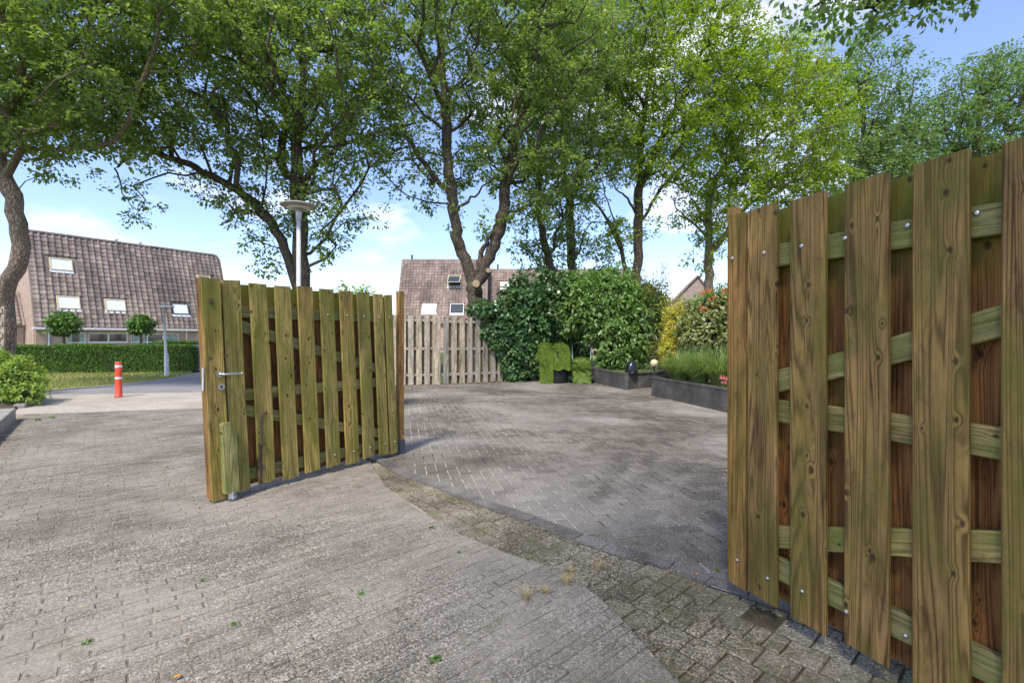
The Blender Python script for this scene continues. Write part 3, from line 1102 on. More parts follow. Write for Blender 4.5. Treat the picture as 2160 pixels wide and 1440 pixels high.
def tree(label, lines, blobs, ntips, per, spread, L, r0, leaf, bark, seed, group='oak trees around the garden', spacing=0.45, name='oak_tree', balance=0.32, taper=.78):
    """lines: list of (points, (line index, point index) or None); first line is the trunk from the ground up"""
    rnd = np.random.default_rng(seed)
    base = np.array(lines[0][0][0], float)
    t = thing(name, label, 'tree', tuple(base), 0, group)
    skel, start, minr = [], [], []
    total = 0
    for pts, att in lines:
        sm = catmull(pts, 4) if len(pts) > 2 else [Vector(p) for p in pts]
        if att is None:
            pi = None
        else:
            pi = start[att[0]] + min(att[1] * 4, len(skel[att[0]][0]) - 1)
            sm = sm[0:] if False else sm
        loc = [np.array(p) - base + (rnd.normal(size=3) * 0.03 if k else 0) for k, p in enumerate(sm)]
        start.append(total)
        rb = r0 if att is None else minr[pi] * .72
        minr += list(rb * (1 - (taper if att is None else .78) * np.linspace(0, 1, len(loc)) ** .8) * (.9 if att is None else 1))
        skel.append((loc, pi))
        total += len(loc)
    tips = in_blobs([(b[0] - base[0], b[1] - base[1], b[2] - base[2], *b[3:]) for b in blobs], ntips, rnd, 0.12, spacing)
    P, par, tid = grow(skel, tips, balance, 0.45, rnd)
    tree_wood('trunk', P, par, tid, r0, bark, t, minr=np.array(minr))
    crown('crown', tips, per, spread, L, leaf, t, rnd)
    return t


def blob(px, py, Y, rx, ry, rz, dy=0.0):
    p = pt(px, py, Y)
    return (p.x, p.y + dy, p.z, rx, ry, rz)


def L3(Y, *pp):
    """polyline through photo columns and rows at distance Y (third value shifts the distance)"""
    return [pt(q[0], q[1], Y + (q[2] if len(q) > 2 else 0)) for q in pp]


def trunk_from(Y, *pp):
    a = L3(Y, *pp)
    b = a[0].copy()
    b.z = -0.05
    return [b, Vector((b.x * .6 + a[0].x * .4, b.y, a[0].z * .45))] + a


# ---- the trees
Y1 = 11.2
tree('oak with a bare crooked trunk at the left edge of the photo',
     [(trunk_from(Y1, (12, 640), (38, 540), (36, 450), (12, 380), (-6, 330), (10, 260), (40, 180), (60, 80), (70, -40)), None),
      (L3(Y1, (20, 420), (-30, 350), (-80, 270, .5), (-130, 150, .8)), (0, 4)),
      (L3(Y1, (40, 300), (110, 262, -.4), (200, 230, -.6), (300, 180, -.5)), (0, 6)),
      (L3(Y1, (90, 150), (170, 80, -.3), (260, 20, -.4)), (0, 8))],
     [blob(80, 130, Y1, 2.7, 2.4, 2.3), blob(240, 40, Y1, 2.6, 2.2, 1.7, -.4), blob(190, 220, Y1, 1.7, 1.3, 1.05, -.4), blob(-120, 120, Y1, 2.2, 2.0, 2.2),
      blob(70, 290, Y1, .9, .8, .5), blob(170, -90, Y1, 2.8, 2.4, 1.6), blob(110, 330, Y1, .55, .5, .5)],
     350, 150, 0.235, 0.108, 0.165, M['oak_leaf'], M['bark_l'], 11)
Y2 = 14.2
tree('tall oak standing behind the left gate leaf and street lamp',
     [(trunk_from(Y2, (640, 640), (634, 540), (626, 420), (622, 330), (634, 240), (640, 160), (630, 60), (640, -60)), None),
      (L3(Y2, (608, 545), (572, 470), (520, 415), (448, 372), (380, 338, -.3), (300, 310, -.5), (215, 262, -.8), (130, 215, -1)), (0, 2)),
      (L3(Y2, (612, 560), (585, 490), (545, 455), (500, 440, .4)), (0, 2)),
      (L3(Y2, (650, 370), (700, 318), (760, 290), (820, 270, .3)), (0, 4)),
      (L3(Y2, (640, 230), (560, 175), (490, 130), (420, 90, -.6)), (0, 6)),
      (L3(Y2, (655, 200), (690, 150), (700, 100), (760, 40)), (0, 6)),
      (L3(Y2, (345, 325), (290, 235, -.6), (258, 170, -.7)), (1, 5)),
      (L3(Y2, (255, 345), (248, 372), (262, 410), (285, 440)), (1, 5))],
     [blob(640, 130, Y2, 3.1, 3.0, 2.5), blob(440, 190, Y2, 2.6, 2.2, 2.2, -.5), blob(290, 260, Y2, 2.0, 1.6, .95, -.6), blob(400, 340, Y2, 1.5, 1.1, .62, -.3),
      blob(500, 420, Y2, .85, .7, .75), blob(560, 480, Y2, .75, .6, .75), blob(690, 400, Y2, 1.2, 1.0, 1.25), blob(680, 520, Y2, .55, .5, .5), blob(752, 455, Y2, .75, .6, .45),
      blob(560, 290, Y2, 1.6, 1.3, 1.3), blob(740, 260, Y2, 1.7, 1.5, 1.5), blob(520, -40, Y2, 3.6, 3, 2.0), blob(288, 430, Y2, .30, .3, .62), blob(590, 560, Y2, .4, .4, .28), blob(120, 250, Y2, 1.0, 1, .7, -.8), blob(620, 390, Y2, .9, .8, 1.0)],
     590, 132, 0.235, 0.112, 0.25, M['oak_leaf'], M['bark'], 12)
Y3 = 15.4
t3 = tree('large fork-trunked oak with pruning scars behind the wooden fence',
     [(trunk_from(Y3, (1000, 665), (1002, 625), (998, 600)), None),
      (L3(Y3, (998, 600), (980, 545), (965, 500), (958, 440), (950, 380), (944, 300), (940, 235), (934, 150), (926, 60), (915, -50)), (0, 4)),
      (L3(Y3, (1004, 598), (1032, 545), (1052, 490), (1064, 430), (1070, 370), (1088, 290), (1104, 210), (1130, 130), (1150, 30)), (0, 4)),
      (L3(Y3, (965, 470), (952, 420), (920, 375), (885, 330), (858, 285), (838, 240)), (1, 2)),
      (L3(Y3, (958, 450), (985, 425), (1018, 395), (1052, 368)), (1, 3)),
      (L3(Y3, (942, 250), (930, 200), (890, 150), (860, 130)), (1, 6)),
      (L3(Y3, (945, 260), (975, 180), (1030, 130), (1062, 70), (1068, 0)), (1, 6)),
      (L3(Y3, (1085, 300), (1130, 250), (1200, 180, .6), (1300, 90, 1)), (2, 5)),
      (L3(Y3, (1010, 590), (1012, 540), (1030, 505), (1048, 470)), (0, 4))],
     [blob(930, 100, Y3, 3.3, 3.0, 2.7), blob(870, 290, Y3, 1.5, 1.3, 1.25), blob(1080, 270, Y3, 2.3, 2.0, 1.7), blob(1010, 340, Y3, 1.5, 1.4, 1.05), blob(870, 380, Y3, 1.15, .9, .6),
      blob(1140, 90, Y3, 2.6, 2.4, 2.6), blob(1150, 370, Y3, 1.5, 1.3, .9), blob(930, 430, Y3, .6, .5, .4), blob(1120, 440, Y3, .8, .7, .55), blob(960, -80, Y3, 3.6, 3, 1.8), blob(1040, 470, Y3, .5, .5, .4)],
     470, 132, 0.24, 0.112, 0.25, M['oak_leaf'], M['bark'], 13, taper=.15)
for (px, py, r) in ((1004, 598, .115), (1030, 570, .075)):
    mbs = MB()
    q = pt(px, py, Y3 - 0.34) - t3.location
    mbs.tube([q + Vector((0, .10, 0)), q + Vector((0, -.01, 0))], [r * 1.15, r], 14)
    mbs.build('pruning_scar', M['cutwood'], t3)
Y4 = 19.0
tree('slender leaning oak just right of the fork-trunked oak',
     [(trunk_from(Y4, (1172, 600), (1150, 520), (1136, 450), (1138, 390), (1145, 300), (1150, 200), (1160, 80)), None)],
     [blob(1140, 480, Y4, 1.3, 1.2, 1.5), blob(1125, 545, Y4, .9, .9, .8), blob(1150, 330, Y4, 1.8, 1.7, 2.2), blob(1160, 130, Y4, 2.2, 2.2, 2.4)],
     180, 110, 0.26, 0.125, 0.16, M['oak_leaf'], M['bark'], 14)
Y5 = 20.2
tree('oak with an upright dark trunk behind the tall green shrub',
     [(trunk_from(Y5, (1208, 600), (1203, 500), (1200, 430), (1190, 370), (1188, 280), (1200, 180), (1210, 60)), None),
      (L3(Y5, (1200, 430), (1225, 370), (1248, 300), (1256, 230)), (0, 4)),
      (L3(Y5, (1190, 360), (1225, 290), (1280, 250), (1330, 210)), (0, 5))],
     [blob(1220, 470, Y5, 1.4, 1.3, 1.6), blob(1230, 320, Y5, 2.2, 2.0, 2.0), blob(1240, 120, Y5, 3.0, 2.6, 3.4), blob(1280, 560, Y5, 1.0, .9, .8), blob(1190, 570, Y5, .7, .7, .6)],
     270, 110, 0.27, 0.125, 0.19, M['oak_leaf'], M['bark'], 15)
Y6 = 21.5
tree('bright yellow-green oak with branches fanning out above the shrubs',
     [(trunk_from(Y6, (1342, 610), (1345, 540), (1346, 470), (1348, 400), (1350, 330), (1360, 230), (1380, 100)), None),
      (L3(Y6, (1322, 590), (1310, 520), (1280, 460), (1250, 420), (1225, 395)), (0, 1)),
      (L3(Y6, (1310, 530), (1290, 450), (1265, 370), (1255, 300)), (1, 2)),
      (L3(Y6, (1346, 480), (1375, 430), (1405, 385), (1440, 350)), (0, 4)),
      (L3(Y6, (1346, 460), (1325, 420), (1300, 400), (1285, 360)), (0, 4)),
      (L3(Y6, (1348, 400), (1400, 280), (1450, 180), (1500, 60)), (0, 5))],
     [blob(1400, 130, Y6, 3.8, 3.4, 4.4), blob(1480, 60, Y6, 2.4, 2.6, 2.6), blob(1380, 310, Y6, 2.7, 2.4, 1.7), blob(1440, 360, Y6, 1.3, 1.2, .9), blob(1520, 190, Y6, 1.7, 1.6, 2.6), blob(1330, 470, Y6, .9, .9, .8), blob(1290, 500, Y6, .8, .8, .8)],
     480, 105, 0.29, 0.135, 0.21, M['oak_leaf_y'], M['bark'], 16)
Y7 = 23.0
tree('light green oak whose trunk rises beside the brick gable',
     [(trunk_from(Y7, (1494, 610), (1496, 550), (1496, 500), (1494, 440), (1505, 390), (1540, 330), (1580, 250)), None),
      (L3(Y7, (1490, 500), (1460, 470), (1430, 440), (1418, 415)), (0, 4)),
      (L3(Y7, (1490, 480), (1470, 440), (1450, 405)), (0, 4)),
      (L3(Y7, (1505, 400), (1570, 370), (1650, 350), (1720, 330)), (0, 6))],
     [blob(1630, 250, Y7, 3.3, 3.0, 3.8), blob(1680, 370, Y7, 2.6, 2.3, 1.6), blob(1540, 390, Y7, 2.0, 1.9, 1.7), blob(1470, 440, Y7, 1.3, 1.2, 1.2), blob(1480, 560, Y7, .7, .7, .6), blob(1660, 160, Y7, 2.0, 2, 2.0), blob(1560, 470, Y7, 1.5, 1.4, .8), blob(1510, 500, Y7, .9, .9, .8)],
     420, 105, 0.30, 0.14, 0.21, M['oak_leaf_y'], M['bark_l'], 17)
Y8 = 26.5
tree('dusty green tree with a pointed top above the right gate leaf',
     [(trunk_from(Y8, (1810, 600), (1815, 450), (1820, 300), (1825, 150)), None)],
     [blob(1830, 230, Y8, 2.6, 2.6, 4.3), blob(1810, 360, Y8, 3.2, 2.8, 2.4), blob(1870, 300, Y8, 2.2, 2.2, 2.6), blob(1770, 190, Y8, 1.2, 1.2, 1.6)],
     280, 84, 0.33, 0.16, 0.22, M['oak_leaf_b'], M['bark'], 18)
Y9 = 27.5
tree('broad dusty green tree at the right edge of the photo',
     [(trunk_from(Y9, (2060, 600), (2060, 450), (2065, 300), (2070, 170)), None)],
     [blob(2070, 270, Y9, 4.2, 3.6, 3.7), blob(1970, 330, Y9, 2.8, 2.4, 2.4), blob(2160, 230, Y9, 2.6, 2.6, 3.6), blob(2110, 170, Y9, 1.8, 1.8, 2.0)],
     400, 84, 0.33, 0.16, 0.25, M['oak_leaf_b'], M['bark'], 19)
Y0 = 7.2
tree('oak outside the right edge whose leafy bough hangs into the top right corner',
     [([Vector((7.0, -0.8, -.05)), Vector((6.9, -.8, 2.5)), Vector((6.8, -.7, 5.0)), Vector((6.5, -.8, 7.4)), Vector((6.3, -1.0, 9.5))], None),
      ([Vector((6.8, -.7, 5.0)), Vector((6.7, 2.0, 6.2)), Vector((6.4, 4.5, 6.7)), Vector((5.9, 6.4, 6.85)), Vector((5.0, 7.2, 6.65))], (0, 2)),
      ([Vector((6.6, -.7, 6.4)), Vector((4.5, -1.4, 7.4)), Vector((2.4, -2.2, 8.0)), Vector((0.5, -2.8, 8.3))], (0, 3))],
     [blob(1715, 16, Y0, .36, .4, .14), blob(1800, 6, Y0, .42, .4, .2), blob(1905, -10, Y0, .4, .4, .17), blob(1965, 0, Y0, .18, .2, .18), blob(1750, -60, Y0, .6, .6, .25), blob(2150, -140, Y0, 1.3, 1.2, .6),
      (5.2, -2.0, 8.6, 2.6, 2.2, 1.8), (2.2, -2.4, 8.6, 2.4, 2.0, 1.3), (-0.4, -2.8, 8.8, 2.0, 1.8, 1.2), (3.6, -.4, 8.0, 1.8, 1.4, 1.0)],  # unseen crown over the camera, shaped to shade foreground and right gate
     330, 75, 0.24, 0.11, 0.27, M['oak_leaf_b'], M['bark'], 20, spacing=0.12)


# ------------------------------------------------------------------ the gates
def board_mesh(w, th, h, rnd, warp=0.004, c=0.004, axis='z', ends=(0, 0)):
    """a plank: octagonal section with eased arrises, slightly bowed; broad face across x (or along x when axis is 'x')"""
    sec = [(-w / 2 + c, -th / 2), (w / 2 - c, -th / 2), (w / 2, -th / 2 + c), (w / 2, th / 2 - c), (w / 2 - c, th / 2), (-w / 2 + c, th / 2), (-w / 2, th / 2 - c), (-w / 2, -th / 2 + c)]
    n = 5
    a, b, tw = rnd.uniform(-warp, warp), rnd.uniform(-warp, warp), rnd.uniform(-.015, .015)
    v, f = [], []
    for i in range(n):
        u = i / (n - 1)
        bx, by, an = a * 4 * u * (1 - u), b * 4 * u * (1 - u), tw * (u - .5)
        for (x, y) in sec:
            xx, yy = x * math.cos(an) - y * math.sin(an) + bx, x * math.sin(an) + y * math.cos(an) + by
            zz = u * h + ((ends[1] if u == 1 else (ends[0] if u == 0 else 0)) * x / w)
            v.append((xx, yy, zz) if axis == 'z' else (zz, yy, xx))
    for i in range(n - 1):
        for j in range(8):
            q = (i * 8 + j, i * 8 + (j + 1) % 8, (i + 1) * 8 + (j + 1) % 8, (i + 1) * 8 + j)
            f.append(q if axis == 'z' else q[::-1])
    f.append(tuple(range(8))[::-1])
    f.append(tuple(range((n - 1) * 8, n * 8)))
    return pyd('board', v, f)


def on_line(px, A, d):
    """distance along the ground line A + t d that is seen in photo column px"""
    k = (px - 1080) / F
    return (k * A.y - A.x) / (d.x - k * d.y)


rg = random.Random(31)
# left leaf: free end near the camera, hinge end at the driveway
LF, LH = Vector((-2.435, 3.853, 0)), Vector((-1.305, 5.414, 0))
ld = (LH - LF).normalized()
LW = (LH - LF).length
gl = thing('gate', 'olive-green left gate leaf with a steel handle and a castor', 'gate', LF, math.atan2(ld.y, ld.x), 'two leaves of the wooden drive gate')
LEAN = 0.047                              # the leaf has racked: uprights tip towards the free end


def put(o, x, y, z, lean=0.0):
    o.location = (x - lean * z, y, z)
    o.rotation_euler = (0, -math.atan(lean) if lean else 0, 0)
    return o


LB, LT = 0.045, 1.80
edges = [(433, 463), (468, 507), (525, 562), (579, 613), (627, 659), (674, 703), (716, 744), (753, 778), (788, 808), (811, 827)]
pos = []
for a, b in edges:
    ta, tb = on_line(a, LF + Vector((ld.y, -ld.x, 0)) * .055, ld), on_line(b, LF + Vector((ld.y, -ld.x, 0)) * .055, ld)
    pos.append((ta + LEAN * LT, tb + LEAN * LT))
pos[0] = (-0.025, pos[0][1])
for i, (a, b) in enumerate(pos):
    w = max(0.06, b - a)
    top = LT + rg.uniform(-.012, .012) + (0.015 if i == 0 else 0)
    bot = LB + rg.uniform(-.01, .02) + (-.02 if i == 0 else 0)
    th = 0.022
    o = obj('board', board_mesh(w, th, top - bot, rg, ends=(rg.uniform(-.006, .006), rg.uniform(-.008, .008))), M['gate_wood'], gl)
    put(o, (a + b) / 2, -0.048 - (0.012 if i == 0 else 0), bot, LEAN)
for i in range(len(pos) - 1):
    a, b = pos[i][1] - 0.02, pos[i + 1][0] + 0.02
    if b - a < 0.055:
        continue
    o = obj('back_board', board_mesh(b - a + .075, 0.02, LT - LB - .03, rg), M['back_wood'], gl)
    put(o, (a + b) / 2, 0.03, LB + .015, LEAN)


def rail(parent, x0, z0, x1, z1, w, y, mat, th=0.04, nm='rail', lean=0.0):
    x0, x1 = x0 - lean * z0, x1 - lean * z1
    L = math.hypot(x1 - x0, z1 - z0)
    o = obj(nm, board_mesh(w, th, L, rg, 0.002, axis='x'), mat, parent)
    o.location = (x0, y, z0)
    o.rotation_euler = (0, -math.atan2(z1 - z0, x1 - x0), 0)
    return o


GX0, GX1 = 0.08, LW - 0.06
for z in (1.55, 0.845, 0.165):
    rail(gl, GX0, z, GX1, z, 0.10, -0.008, M['rail_wood'], lean=LEAN)
rail(gl, 0.14, 1.47, GX1, 0.93, 0.095, -0.011, M['rail_wood'], 0.036, 'brace', LEAN)
rail(gl, 0.14, 0.755, GX1, 0.225, 0.095, -0.011, M['rail_wood'], 0.036, 'brace', LEAN)
# free-end stile, seen on edge, and hinge post
o = obj('stile', board_mesh(0.032, 0.075, LT - .02, rg), M['post_wood'], gl)
put(o, -0.012, -0.004, 0.03, LEAN)
o = obj('hinge_post', board_mesh(0.068, 0.068, 1.70, rg, 0.002), M['post_wood'], gl)
put(o, LW + 0.035, 0.0, 0.16)
MB().box(-.042, .042, -.04, .04, 0, .165, .003).build('post_shoe', M['shoe'], gl).location = (LW + .035, 0, 0.0)
# short oak-green block with cut top that carries the castor
wb = 0.105
mb = MB()
prof = [(-wb / 2, 0), (wb / 2, 0), (wb / 2, .50), (wb / 2 - .025, .565), (-wb / 2 + .012, .575), (-wb / 2, .55)]
mb.add([(x, -.032, z) for x, z in prof] + [(x, .032, z) for x, z in prof], [tuple(range(6)), tuple(range(6, 12))[::-1]] + [(i, i + 6, (i + 1) % 6 + 6, (i + 1) % 6) for i in range(6)])
put(mb.build('castor_block', M['block_wood'], gl), 0.098, -0.108, 0.075, LEAN)
cst = MB()
cst.box(-.03, .03, -.026, .026, .068, .074).box(-.022, -.018, -.02, .02, .02, .07).box(.018, .022, -.02, .02, .02, .07)
co = cst.build('castor', M['galv'], gl)
co.location = (0.105, -0.11, 0.0)
co.rotation_euler = (0, 0, R(35))
wm = MB()
ring = [(0.030, -.012), (0.034, -.006), (0.034, .006), (0.030, .012), (0.012, .012), (0.012, -.012), (0.030, -.012)]
wm.lathe(ring, 20)
wm.v = [(z, x, y + .034) for x, y, z in wm.v]
wm.build('wheel', M['concrete'], co, True)
# lever handle with rose, lock cylinder with escutcheon, edge latch, drop bolt
hx, hz = 0.075, 1.035
rose = MB().tube([(0, 0, 0), (0, -.010, 0)], .027, 20)
ro = rose.build('door_handle', M['steel'], gl, False)
put(ro, hx - LEAN * hz, -.071, hz)
lev = MB().tube([(0, -.01, 0), (0, -.045, 0), (.012, -.055, 0), (.125, -.055, .0), (.145, -.052, 0)], [.010, .010, .010, .010, .009], 12)
lev.build('lever', M['steel'], ro, True)
esc = MB().tube([(0, 0, 0), (0, -.008, 0)], .026, 20)
eo = esc.build('lock_plate', M['steel'], gl)
put(eo, hx - LEAN * .935 + .005, -.071, .932)
MB().tube([(0, -.008, .006), (0, -.013, .006)], .009, 12).box(-.004, .004, -.0125, -.008, -.014, .006).build('lock_cylinder', M['darkframe'], eo)
put(MB().box(-.006, .0, -.012, .012, -.09, .09).build('strike_plate', M['galv'], gl), -0.03 - LEAN * 1.0, -.03, 1.0)
put(MB().box(-.012, .012, -.008, 0, -.022, .022).tube([(0, 0, 0), (0, -.014, 0)], .007, 8).build('catch', M['rust'], gl), 0.035 - LEAN * 1.62, -.071, 1.62)
db = MB().tube([(.05, 0, .63), (.02, -.004, .63), (.0, 0, .60), (0, 0, 0.02)], [.009, .009, .010, .010], 8).box(-.03, .03, -.016, .01, .14, .155).box(-.03, .03, -.016, .01, .36, .375)
db.box(-.028, -.012, -.012, .02, .14, .375)
put(db.build('drop_bolt', M['rust'], gl), 0.375 - LEAN * .3, -.062, 0.045)
# bolt heads of the hinge straps
bolt_me = None


def bolt(parent, x, y, z):
    global bolt_me
    if bolt_me is None:
        m = MB().lathe([(.0, .007), (.005, .0063), (.0085, .0035), (.0098, 0.0)], 12)
        m.v = [(a, -c, b) for a, b, c in m.v]
        m.f = [tuple(q) for q in m.f]
        bolt_me = pyd('bolt', m.v, m.f)
        bolt_me.materials.append(M['steel'])
    o = link(bpy.data.objects.new('bolt', bolt_me), parent)
    o.location = (x, y, z)
    return o


for i in range(5, 10):
    cxm = (pos[i][0] + pos[i][1]) / 2
    bolt(gl, cxm - LEAN * 1.55, -.060, 1.555)
    bolt(gl, cxm + .015 - LEAN * .2, -.060, .165 + rg.uniform(-.01, .01))

# right leaf: hinge end far, running towards the camera on the right
RH = Vector((1.152, 2.505, 0))
rd = Vector((0.4277, -0.904, 0)).normalized()
RW = 1.88
gr = thing('gate', 'brown right gate leaf close to the camera with steel bolt heads', 'gate', RH, math.atan2(rd.y, rd.x), 'two leaves of the wooden drive gate')
RB, RT = 0.075, 1.955
edges = [(1536, 1572), (1577, 1638), (1666, 1741), (1780, 1873), (1924, 2044), (2113, 2270)]
RHF = RH + Vector((rd.y, -rd.x, 0)) * .056
posr = [(on_line(a, RHF, rd), on_line(b, RHF, rd)) for a, b in edges]
pitch = posr[4][0] - posr[3][0]
while posr[-1][1] + pitch * .5 < RW:
    a = posr[-1][0] + pitch
    posr.append((a, a + .14))
for i, (a, b) in enumerate(posr):
    top, bot = RT + rg.uniform(-.012, .008), RB + rg.uniform(-.012, .012)
    o = obj('board', board_mesh(b - a, 0.021, top - bot, rg, 0.003, 0.003, ends=(rg.uniform(-.01, .01), rg.uniform(-.01, .01))), M['gate_wood_r'], gr)
    put(o, (a + b) / 2, -0.046, bot)
for i in range(1, len(posr) - 1):
    a, b = posr[i][1] - 0.045, posr[i + 1][0] + 0.06
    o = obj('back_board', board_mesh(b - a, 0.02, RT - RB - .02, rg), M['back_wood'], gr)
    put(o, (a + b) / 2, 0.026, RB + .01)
for z in (1.715, 0.985, 0.245):
    rail(gr, 0.10, z, RW, z, 0.105, -0.012, M['rail_wood'])
rail(gr, 0.10, 1.06, RW, 1.66, 0.100, -0.015, M['rail_wood'], 0.036, 'brace')
rail(gr, 0.10, 0.33, RW, 0.93, 0.100, -0.015, M['rail_wood'], 0.036, 'brace')
o = obj('stile', board_mesh(0.03, 0.07, RT - .03, rg), M['post_wood'], gr)
put(o, 0.022, 0.006, 0.085)
for px, dz, on_rail in ((1545, 0, 0), (1612, 0, 0), (1691, 0, 0), (1783, .0, 0), (1907, .01, 1), (2053, .01, 1)):
    x = on_line(px, RHF, rd)
    bolt(gr, x, -.033 if on_rail else -.0568, 1.735 + dz)
for px, py in ((1555, 0.205), (1619, 0.19), (1692, 0.21), (1785, 0.215), (1902, 0.22)):
    x = on_line(px, RHF, rd)
    inb = any(a - .01 < x < b + .01 for a, b in posr)
    bolt(gr, x, -.0568 if inb else -.033, py)


# ------------------------------------------------------------------ the fences
def fence_run(name, A, B, h, n, label, group, z0=0.02, frontmat='fence_wood', seed=1, post_at=(0,), w=0.155):
    rnd = random.Random(seed)
    d = (B - A).normalized()
    L = (B - A).length
    t = thing(name, label, 'fence', A, math.atan2(d.y, d.x), group)
    p = L / n
    for i in range(n):
        x = (i + .5) * p
        o = obj('board', board_mesh(w, 0.02, h + rnd.uniform(-.015, .015), rnd, .006), M[frontmat], t)
        o.location = (x, -.045, z0)
        o.rotation_euler = (0, rnd.uniform(-.006, .006), 0)
        if i < n - 1:
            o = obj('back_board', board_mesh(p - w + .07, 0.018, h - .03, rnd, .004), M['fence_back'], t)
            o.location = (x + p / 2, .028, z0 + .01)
    for z in (h * .93, h * .52, h * .14):
        o = obj('rail', board_mesh(.07, .04, L, rnd, .002, axis='x'), M['fence_wood'], t)
        o.location = (0, -.012, z0 + z)
    for k in post_at:
        o = obj('post', board_mesh(.075, .075, h + .03, rnd, .003), M['fence_wood'], t)
        o.location = (k * L, -.02, -.02)
    o = obj('gravel_board', board_mesh(.05, .03, L, rnd, .002, axis='x'), M['post_wood'], t)
    o.location = (0, -.02, .0)
    return t


fA, fB, fC = gp(770, 815.5), gp(926, 811.5), gp(1135, 801)
fence_run('fence_panel', fA, fB, 1.93, 9, 'weathered fence panel beside the left gate leaf at the back of the driveway', 'garden fence panels', seed=4, post_at=(1,))
fence_run('fence_panel', fB + Vector((.06, .02, 0)), fC, 1.90, 13, 'weathered fence panel half covered by ivy', 'garden fence panels', seed=5, post_at=(1,))

# pale slatted screen at the far left edge
sp = gp(8, 838)
sl = thing('slat_screen', 'pale horizontal slat screen at the left edge beside the yellow-green bush', 'fence', sp)
for i in range(14):
    o = MB().box(-2.0, 0, -.012, .012, 0, .105, .004).build('slat', M['fence_wood'], sl)
    o.location = (0, (-.03 if i % 2 else .03), .08 + i * .138)
MB().box(-.045, .02, -.016, .016, 0, 2.02, .004).build('post', M['fence_wood'], sl)

# ------------------------------------------------------------------ planters, lawn bed and what stands on them
PH = 0.43


def planter_wall(name, A, B, label, w=0.10, h=PH, n=3, cap=True):
    d = (B - A).normalized()
    t = thing(name, label, 'planter wall', A, math.atan2(d.y, d.x), 'raised bed walls')
    L = (B - A).length
    k = max(1, int(round(L / 1.0)))
    for i in range(k):
        MB().box(i * L / k + .003, (i + 1) * L / k - .003, 0, w, -.02, h - .05, .004).build('concrete_panel', M['planter'], t)
        MB().box(i * L / k + .002, (i + 1) * L / k - .002, -.006, w + .006, h - .048, h, .006).build('coping', M['planter'], t)
    return t


planter_wall('planter_wall', planA, planB, 'dark concrete wall of the artificial lawn bed facing the driveway')
planter_wall('planter_wall', planB + Vector((.02, .105, 0)), planC + Vector((.7, .12, 0)), 'short dark concrete wall of the lawn bed running behind the front planter')
planter_wall('planter_wall', plan2A, plan2E, 'long dark concrete front planter wall under the ornamental grass')
planter_wall('planter_wall', plan2A + Vector((1.5, .75, 0)), plan2A + Vector((.03, .1, 0)), 'stub end wall of the front planter')
bed = sheet('lawn_bed', [planA.xy + Vector((.1, .3)), planB.xy + Vector((.12, .13)), planC.xy + Vector((.8, .15)), (6.8, 13.5), (5.5, 15.5), (2.2, 15.2)], PH - .035, M['turf'])
soil2 = sheet('planter_soil', [plan2A.xy + Vector((.1, .05)), plan2E.xy + Vector((.1, 0)), plan2E.xy + Vector((3, .5)), (6.8, 11.6), plan2A.xy + Vector((1.4, .62))], PH - .07, M['soil'])

# turf blades on the lawn bed
rnd = np.random.default_rng(5)
n = 5000
C = np.stack([rnd.uniform(2.4, 6.0, n), rnd.uniform(12.0, 15.0, n), np.full(n, PH - .035)], 1)
bp = [tuple(v.co[:2]) for v in bed.data.vertices]
C = C[[inpoly(c, bp) for c in C]]
n = len(C)
bl = obj('turf_pile', leaf_mesh('turf_pile', C, np.stack([rnd.normal(size=n) * .3, rnd.normal(size=n) * .3, np.ones(n)], 1), rnd.normal(size=(n, 3)), rnd.uniform(.02, .04, n), .25), M['turf'], bed)
bl['kind'] = 'stuff'

# globe lamp
gpos = pt(1380, 784, 12.1)
gpos.z = PH - .035
gt = thing('garden_lamp', 'garden lamp with a cream globe on a short black stem', 'lamp', gpos)
MB().lathe([(.0, 0), (.05, 0), (.05, .02), (.018, .03), (.018, .16), (.04, .165), (.045, .20), (.0, .20)], 16).build('stem', M['black'], gt, True)
gl_prof = [(.098 * math.sin(a), .285 - .098 * math.cos(a)) for a in np.linspace(.35, math.pi, 14)]
MB().lathe(gl_prof, 24).build('globe', M['globe'], gt, True)


def crumple(name, prof, amp, seed, mat, parent, k=22, sq=1.0, rows=3):
    """a lathe shape pushed about into folds"""
    rnd = np.random.default_rng(seed)
    ph = rnd.uniform(0, 6.28, 8)
    v, f = [], []
    for i, (r, z) in enumerate(prof):
        for j in range(k):
            a = 2 * math.pi * j / k
            q = 1 + amp * (math.sin(a * 3 + ph[0] + z * 9) + .7 * math.sin(a * 5 + ph[1] - z * 14) + .5 * math.sin(a * 9 + ph[2] + z * 22))
            v.append((r * q * math.cos(a), r * q * sq * math.sin(a), z * (1 + amp * .5 * math.sin(a * 2 + ph[3]))))
    for i in range(len(prof) - 1):
        for j in range(k):
            f.append((i * k + j, i * k + (j + 1) % k, (i + 1) * k + (j + 1) % k, (i + 1) * k + j))
    f.append(tuple(range((len(prof) - 1) * k, len(prof) * k)))
    return obj(name, pyd(name, v, f), mat, parent, True)


bagp = pt(1332, 784, 12.35)
bag = thing('plastic_bag', 'black plastic bag standing on the corner of the lawn bed wall', 'bag', (bagp.x, bagp.y, PH - .004))
crumple('bag_body', [(.15, 0), (.155, .04), (.15, .10), (.135, .16), (.12, .21), (.085, .26), (.05, .30), (.015, .315)], .085, 3, M['plasticbag'], bag, 28)
crumple('bag_fold', [(.17, 0), (.168, .014), (.12, .022)], .05, 4, M['plasticbag'], bag, 24)


